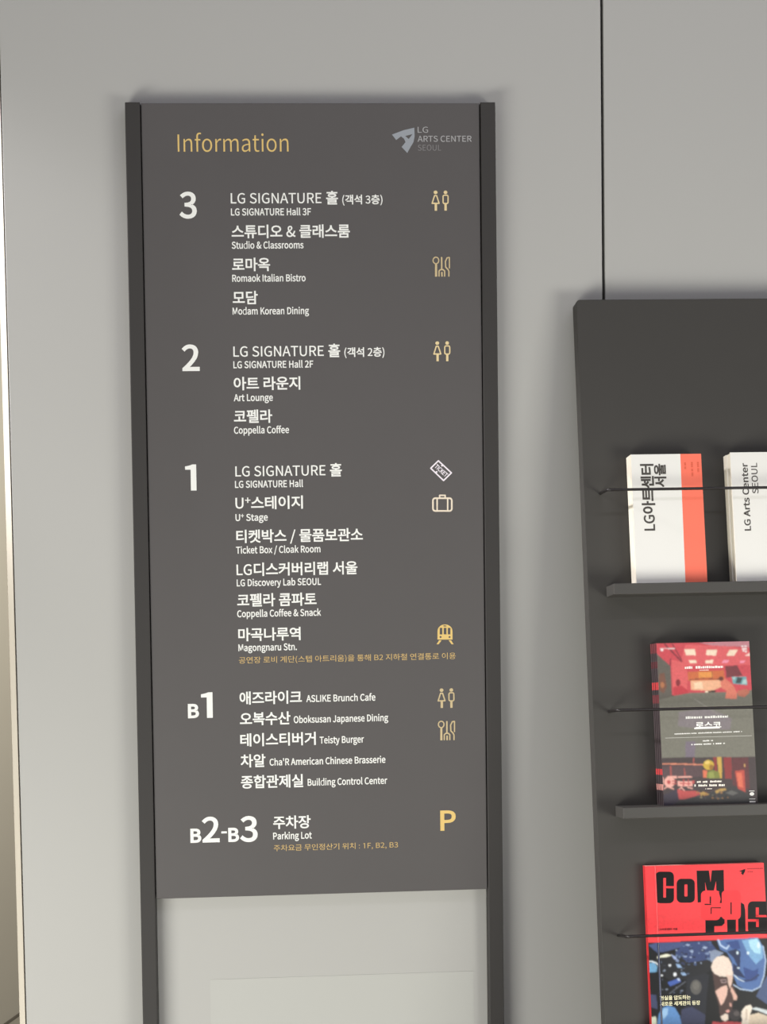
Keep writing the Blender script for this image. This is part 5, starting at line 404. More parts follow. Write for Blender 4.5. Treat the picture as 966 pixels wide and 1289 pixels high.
BOOK_ART=[((197,79,87),[[(-0.1,0.4),(113.6,-0.4),(114.6,62.6),(-1.1,63.1)]]),((188,129,138),[[(51,0.2),(113.6,-0.4),(113.5,7.4),(93.2,5.7),(71.2,5.3)]]),((213,98,102),[[(35.2,2.4),(93.2,5.9),(113,11.7),(114,28.7),(79.4,28.7),(34,27.8),(29.7,19.2)]]),((99,94,87),[[(-0.7,12.4),(16,28.2),(15.9,71.1),(-1.5,77.1)]]),((119,84,71),[[(1.3,37.1),(7.8,35.7),(10.1,52.6),(5.9,60.2),(0.7,57)]]),((171,113,80),[[(7.3,50.3),(6.7,52.4),(5.4,53.7),(3.8,53.7),(2.7,52.3),(2.3,50.1),(2.9,48),(4.2,46.7),(5.7,46.7),(6.9,48.1)]]),((211,98,100),[[(17.1,20.5),(34.2,23.9),(36.4,42.4),(34.1,57.7),(17.3,55.8)]]),((123,58,66),[[(8.7,1.6),(18.4,11.9),(19.8,10.7),(10.1,0.3)]]),((123,58,66),[[(18.4,11.9),(29.1,23.7),(30.5,22.5),(19.8,10.7)]]),((123,58,66),[[(20,11.3),(19.8,11.9),(19.4,12.2),(18.8,12.2),(18.3,11.8),(18.2,11.3),(18.4,10.7),(18.9,10.4),(19.4,10.4),(19.9,10.8)]]),((123,58,66),[[(18.3,1.1),(29.1,21.1),(30.2,20.5),(19.4,0.5)]]),((123,58,66),[[(16,28.2),(17,19),(15.5,18.9),(14.4,28.1)]]),((236,213,190),[[(33.4,8.2),(46.4,8),(47.4,15.7),(35.4,15.3)]]),((236,213,190),[[(60.8,9.1),(73.8,9.3),(71.8,16.6),(59.7,15.5)]]),((236,213,190),[[(88.8,10),(99.2,9.9),(94.1,17),(84.4,16.8)]]),((236,213,190),[[(38.2,21.3),(47.1,21.4),(48,25.2),(39.7,25.1)]]),((236,213,190),[[(58.9,21.7),(68.5,21.6),(67.1,25.9),(58.2,25.5)]]),((231,147,169),[[(80.5,22.1),(88.2,22),(85.2,25.8),(78.3,25.6)]]),((231,147,169),[[(101.4,23),(108,23),(105,26.4),(100.2,26.4)]]),((235,203,193),[[(106.7,17.4),(113.8,13.6),(113.9,17.6)]]),((197,108,71),[[(36,35.1),(80.4,34.2),(81.6,46.8),(36.5,46.1)]]),((219,147,80),[[(49.2,35.8),(66.5,35.7),(66.9,42.3),(49.5,42.7)]]),((102,63,59),[[(37.9,45.2),(55.1,44.1),(55.1,43.2),(37.8,44.3)]]),((102,63,59),[[(55.1,44.1),(75.4,45.3),(75.5,44.4),(55.1,43.2)]]),((102,63,59),[[(55.6,43.6),(55.5,43.9),(55.2,44.1),(54.9,44.1),(54.7,43.9),(54.6,43.6),(54.7,43.3),(55,43.2),(55.3,43.2),(55.5,43.4)]]),((102,63,59),[[(65.9,35.4),(66,44.6),(66.6,44.6),(66.5,35.4)]]),((226,172,138),[[(39.3,45.9),(75.4,45.7),(76.5,54.1),(65.3,58.7),(39.1,56.9)]]),((235,203,171),[[(43.1,48.4),(53.3,47.7),(54.2,55.4),(43.5,55.8)]]),((118,63,68),[[(82.5,29.3),(97,28.7),(103.1,41.1),(89.7,42.4),(83.3,43.5)]]),((188,67,75),[[(17.9,53.1),(28.1,51.5),(35.9,57.8),(35.7,63.3),(18.2,63.5)]]),((131,53,59),[[(26.7,48.1),(26.3,50.2),(25.1,51.8),(23.7,52.3),(22.3,51.7),(21.4,50.1),(21.1,47.9),(21.6,45.8),(22.7,44.3),(24.1,43.7),(25.5,44.3),(26.5,45.9)]]),((116,114,103),[[(-1.4,68.4),(17.4,63.5),(37.1,60.6),(80.9,60.3),(96.4,62.5),(114.9,58),(114.7,79.5),(-1.3,79.1)]]),((211,123,104),[[(75.9,46.7),(81.7,44.3),(89.2,50.4),(92.9,56),(95.2,62.2),(94.5,69.2),(80.5,68),(82.5,58.8),(76.7,55.6)]]),((99,60,52),[[(79.8,44.3),(79.3,45.6),(78.1,46.5),(76.6,46.8),(75,46.5),(73.9,45.5),(73.6,44.2),(74.1,42.9),(75.2,41.9),(76.8,41.6),(78.4,42),(79.5,43)]]),((180,108,90),[[(95.8,59.1),(106.1,57),(111.4,61),(104,67),(96.3,65.2)]]),((109,156,162),[[(89.7,42.1),(107.9,42.4),(108.1,52.6),(90.8,50.7)]]),((66,75,78),[[(96.7,43),(102.9,43.9),(100.2,50.3),(94,50.1)]]),((166,195,194),[[(89.9,42.8),(94.4,42.5),(92.9,46.7)]]),((166,195,194),[[(103.6,46.2),(107.7,45.5),(107.7,51.4),(101.7,51.2)]]),((54,48,47),[[(69.8,59.1),(69.1,59.9),(67.2,60.4),(64.8,60.3),(63,59.8),(62.3,59),(63.1,58.2),(65,57.7),(67.3,57.8),(69.1,58.3)]]),((54,48,47),[[(63.9,59.5),(63.1,60.1),(61.3,60.3),(59.6,60),(58.9,59.4),(59.6,58.7),(61.4,58.5),(63.2,58.8)]]),((235,221,194),[[(60.4,59.5),(59.7,60.3),(58.2,60.6),(56.6,60.2),(56,59.4),(56.7,58.7),(58.3,58.4),(59.8,58.8)]]),((231,218,217),[[(4,6.1),(21.8,6.4),(21.8,7.4),(4,7)]]),((231,218,217),[[(8,8.3),(7.4,9.6),(6,10.1),(4.7,9.5),(4.2,8.2),(4.8,6.9),(6.2,6.4),(7.5,7)]]),((231,225,224),[[(103.3,5.3),(106.1,5.4),(106,7.2),(103.2,7.2)]]),((231,225,224),[[(106.9,5.1),(110.2,5.1),(110.1,7),(106.8,6.9)]]),((231,225,224),[[(104.1,8.1),(110,8.2),(109.9,9.8),(104,9.7)]]),((231,225,224),[[(104.9,10.6),(107.1,10.6),(107,12.5),(104.8,12.5)]]),((231,225,224),[[(107.7,11),(109.9,11),(109.7,13.8),(107.5,13.7)]]),((121,119,109),[[(-1.3,73.4),(114.6,68),(114.1,151.9),(-1.5,152.1)]]),((130,122,125),[[(23.5,82.8),(61.1,79.1),(87.1,91.9),(84.8,105.6),(44.3,103.1),(21.1,99.5)]]),((121,111,123),[[(29.6,118),(42,118.3),(39.4,139.5),(28.5,140.7)]]),((140,137,130),[[(42.6,68.4),(63.8,82.6),(64.4,81.7),(43.3,67.5)]]),((140,137,130),[[(63.8,82.6),(69.8,86.6),(70.5,85.7),(64.4,81.7)]]),((140,137,130),[[(64.6,82.2),(64.5,82.5),(64.2,82.7),(63.9,82.7),(63.6,82.5),(63.6,82.2),(63.7,81.9),(64,81.7),(64.3,81.7),(64.6,81.9)]]),((76,67,68),[[(-2.1,137.2),(8.5,136.5),(114.3,138.2),(114.4,193),(-2,194.5),(-3.1,168.9)]]),((92,75,78),[[(-1.3,146.3),(48.4,146.7),(47.7,160.3),(-1.1,159.9)]]),((140,63,64),[[(74.5,138.1),(84.6,138.1),(83.6,163.5),(75.5,163.3)]]),((140,63,64),[[(62.1,137.2),(66.3,137.3),(66.6,155.5),(63.6,153.9)]]),((99,61,64),[[(85.4,138.4),(104.9,138.2),(104.4,176.1),(84.4,171.1)]]),((183,82,73),[[(87.8,154.5),(99.4,153.3),(99.4,182),(90.4,175.8)]]),((214,113,90),[[(89.5,156.8),(95.8,156.2),(96.7,174.4),(91.3,172.8)]]),((223,182,113),[[(99.1,146.6),(100.5,146.6),(100.4,150),(99,149.9)]]),((195,160,83),[[(66.7,137.3),(72.5,137.3),(71.8,162.6),(68.1,162.5)]]),((219,141,114),[[(-8.6,144.3),(20.5,145.1),(20.6,143.7),(-8.6,143)]]),((219,141,114),[[(20.5,145.1),(49.9,146.7),(50,145.3),(20.6,143.7)]]),((219,141,114),[[(21.2,144.4),(21.1,144.8),(20.7,145),(20.3,145),(19.9,144.8),(19.8,144.4),(20,144),(20.3,143.7),(20.8,143.7),(21.1,144)]]),((166,87,83),[[(9.5,146.6),(9.5,158.6),(10.9,158.6),(10.9,146.5)]]),((166,87,83),[[(26.1,149.2),(26.3,158.3),(27.7,158.3),(27.5,149.2)]]),((166,87,83),[[(38,137.3),(37.2,144.1),(38.7,144.3),(39.5,137.5)]]),((214,118,90),[[(48.9,152),(54.3,153.1),(54.2,161.2),(48.6,161.7)]]),((125,130,71),[[(54.2,154.6),(60.5,152.3),(68.2,154.9),(69.6,162.8),(52.6,162.1)]]),((147,154,87),[[(56,155.2),(61.2,154.2),(63.1,162.1),(55.4,161.9)]]),((197,165,71),[[(62.7,146.6),(62.3,148.5),(61.3,150.1),(59.7,151.5),(57.9,152.3),(55.9,152.5),(53.9,152.2),(52.1,151.3),(50.7,149.9),(49.9,148.2),(49.6,146.3),(50,144.4),(51.1,142.8),(52.6,141.5),(54.4,140.7),(56.5,140.4),(58.5,140.8),(60.2,141.7),(61.6,143),(62.5,144.7)]]),((149,108,56),[[(62.2,149.3),(61.8,150.8),(60.7,151.9),(59.3,152.3),(57.9,151.9),(56.9,150.7),(56.6,149.2),(57.1,147.7),(58.2,146.6),(59.6,146.2),(61,146.7),(61.9,147.8)]]),((223,195,113),[[(57.9,143.5),(57.4,144.5),(56.2,145.3),(54.7,145.5),(53.1,145.2),(52,144.4),(51.7,143.3),(52.1,142.3),(53.3,141.5),(54.9,141.3),(56.4,141.6),(57.5,142.4)]]),((229,170,159),[[(-9.4,161.5),(-1.1,161.7),(-1.5,171.9),(-9.9,171.7)]]),((229,170,159),[[(14.4,165.5),(13.8,168.1),(12.3,170.2),(10.1,171.6),(7.6,172),(5.1,171.4),(3.1,169.9),(1.8,167.7),(1.4,165.2),(2,162.7),(3.5,160.6),(5.7,159.2),(8.2,158.7),(10.7,159.3),(12.7,160.8),(14,163)]]),((229,170,159),[[(18,164.6),(35.8,165),(35.5,171),(17.7,170.6)]]),((229,170,159),[[(18.3,158.8),(35.9,159.3),(35.9,160.9),(18.2,160.5)]]),((229,170,159),[[(5.9,158.2),(17.1,158.5),(17.5,161.2),(13.5,161.7),(13,159.9),(6.2,159.7)]]),((229,170,159),[[(-1,159.6),(0.9,159.6),(0.3,171.7),(-1.5,171.6)]]),((229,170,159),[[(0.9,174),(5.7,171.2),(5,170),(0.2,172.9)]]),((229,170,159),[[(5,171.2),(12.6,174.4),(13.2,173.2),(5.6,170)]]),((229,170,159),[[(6,170.6),(5.9,171),(5.5,171.2),(5.1,171.2),(4.7,171),(4.6,170.6),(4.8,170.2),(5.1,169.9),(5.6,169.9),(5.9,170.2)]]),((229,170,159),[[(19.4,174.5),(22.6,172.8),(22,171.6),(18.8,173.4)]]),((229,170,159),[[(21.7,172.6),(25.5,177.3),(26.6,176.4),(22.8,171.8)]]),((229,170,159),[[(23,172.2),(22.8,172.6),(22.5,172.9),(22,172.9),(21.7,172.6),(21.6,172.2),(21.7,171.8),(22.1,171.6),(22.5,171.6),(22.9,171.8)]]),((229,170,159),[[(29.1,172.7),(35.2,174.4),(35.6,173.1),(29.5,171.4)]]),((183,79,80),[[(9.3,165.6),(8.8,167),(7.7,167.8),(6.3,167.8),(5.3,166.9),(5,165.4),(5.4,164),(6.6,163.2),(7.9,163.2),(8.9,164.1)]]),((183,79,80),[[(11.2,163.5),(16.8,163.6),(16.8,164.8),(11.2,164.7)]]),((183,79,80),[[(11.1,166.5),(16.7,166.6),(16.6,167.8),(11,167.7)]]),((183,79,80),[[(20.2,166.9),(33.7,167.2),(33.6,168.4),(20.2,168.1)]]),((183,79,80),[[(24.3,162.3),(25.9,162.3),(25.5,170.3),(23.9,170.3)]]),((183,79,80),[[(30.5,162.5),(31.8,162.5),(31.4,170.5),(30.1,170.5)]]),((188,86,85),[[(17.2,173.9),(26.7,176.4),(43.8,176.8),(44.3,182.1),(40.2,186.2),(16.7,186.2)]]),((188,86,85),[[(35.1,164.1),(38.5,164.2),(38,167.8),(34.9,168.3)]]),((69,63,75),[[(-1.3,181),(16.8,173.9),(18.5,187.5),(10.5,192.5),(-1.1,193.3)]]),((68,67,68),[[(41.9,182.1),(56,179.4),(68.7,175.2),(84.4,172.3),(98,179),(109.9,189.8),(112.8,192.9),(41.5,191.7),(12,192.1),(18.5,187.5)]]),((183,149,88),[[(62.4,177.3),(68.7,174.9),(74.9,174.2),(76.4,176.3),(68.5,178.5),(63.7,180.5)]]),((183,149,88),[[(43.6,179.1),(48.4,177.7),(55.9,181.2),(45,182.9)]]),((104,103,100),[[(74.6,179.9),(82.6,177.1),(90.2,180.3),(83.8,183.1)]]),((104,103,100),[[(62,184.8),(71.2,185.5),(71.5,186.4),(63.4,186.2)]]),((166,122,78),[[(68.3,179.3),(70.1,178.3),(71.9,179.8),(70,180.6)]]),((88,87,90),[[(41,177.3),(42.9,176.3),(44.6,177.8),(42.8,178.6)]]),((123,70,66),[[(62.9,183),(63.7,182.6),(64.6,183.2),(63.7,183.6)]]),((166,122,78),[[(63.8,186),(65.6,185),(67.2,186.4),(65.5,187.2)]]),((54,51,52),[[(60,183.5),(61.6,182.7),(63,183.9),(61.5,184.6)]]),((88,87,90),[[(43.2,180.5),(44.2,180.1),(45,180.8),(44.1,181.2)]]),((88,87,90),[[(57.7,177.8),(58.6,177.3),(59.4,178),(58.5,178.4)]]),((149,139,113),[[(58.7,182.1),(59.7,181.5),(60.6,182.3),(59.6,182.8)]]),((166,122,78),[[(50.5,180.5),(51.7,179.9),(52.8,180.8),(51.6,181.3)]]),((123,70,66),[[(48.3,183.1),(49.4,182.5),(50.3,183.3),(49.3,183.8)]]),((166,122,78),[[(39.9,177.8),(41.3,177),(42.6,178.1),(41.2,178.8)]]),((54,51,52),[[(46.2,181.9),(47.4,181.2),(48.6,182.2),(47.3,182.8)]]),((149,139,113),[[(43.4,184.3),(45.3,183.3),(47.1,184.7),(45.2,185.6)]]),((123,70,66),[[(50.8,178.6),(52.1,177.9),(53.3,178.9),(52,179.5)]]),((88,87,90),[[(40.2,182.3),(42,181.4),(43.7,182.8),(41.9,183.6)]]),((166,122,78),[[(76.4,185.2),(77.6,184.6),(78.7,185.5),(77.5,186)]]),((54,51,52),[[(71.7,179.5),(73.1,178.7),(74.4,179.8),(73,180.4)]]),((88,87,90),[[(49.1,185.1),(50.5,184.3),(51.9,185.4),(50.4,186.1)]]),((88,87,90),[[(71.6,178.3),(72.6,177.8),(73.5,178.5),(72.5,178.9)]]),((54,51,52),[[(74.1,183.6),(75.6,182.7),(77.1,183.9),(75.5,184.6)]]),((166,122,78),[[(49.5,181.3),(51.4,180.3),(53.1,181.7),(51.3,182.6)]]),((54,51,52),[[(44,177.2),(45.3,176.5),(46.5,177.5),(45.2,178.1)]]),((88,87,90),[[(66.9,177.8),(68.4,177),(69.8,178.1),(68.3,178.8)]]),((166,122,78),[[(69.6,185.7),(71.1,184.9),(72.5,186.1),(71,186.8)]]),((166,122,78),[[(57.5,185.2),(59.2,184.3),(60.8,185.6),(59.1,186.4)]]),((166,122,78),[[(39.6,178.8),(40.6,178.2),(41.5,179),(40.5,179.5)]])]  # colours greyed: the hazy sheen on the laminate is mixed in
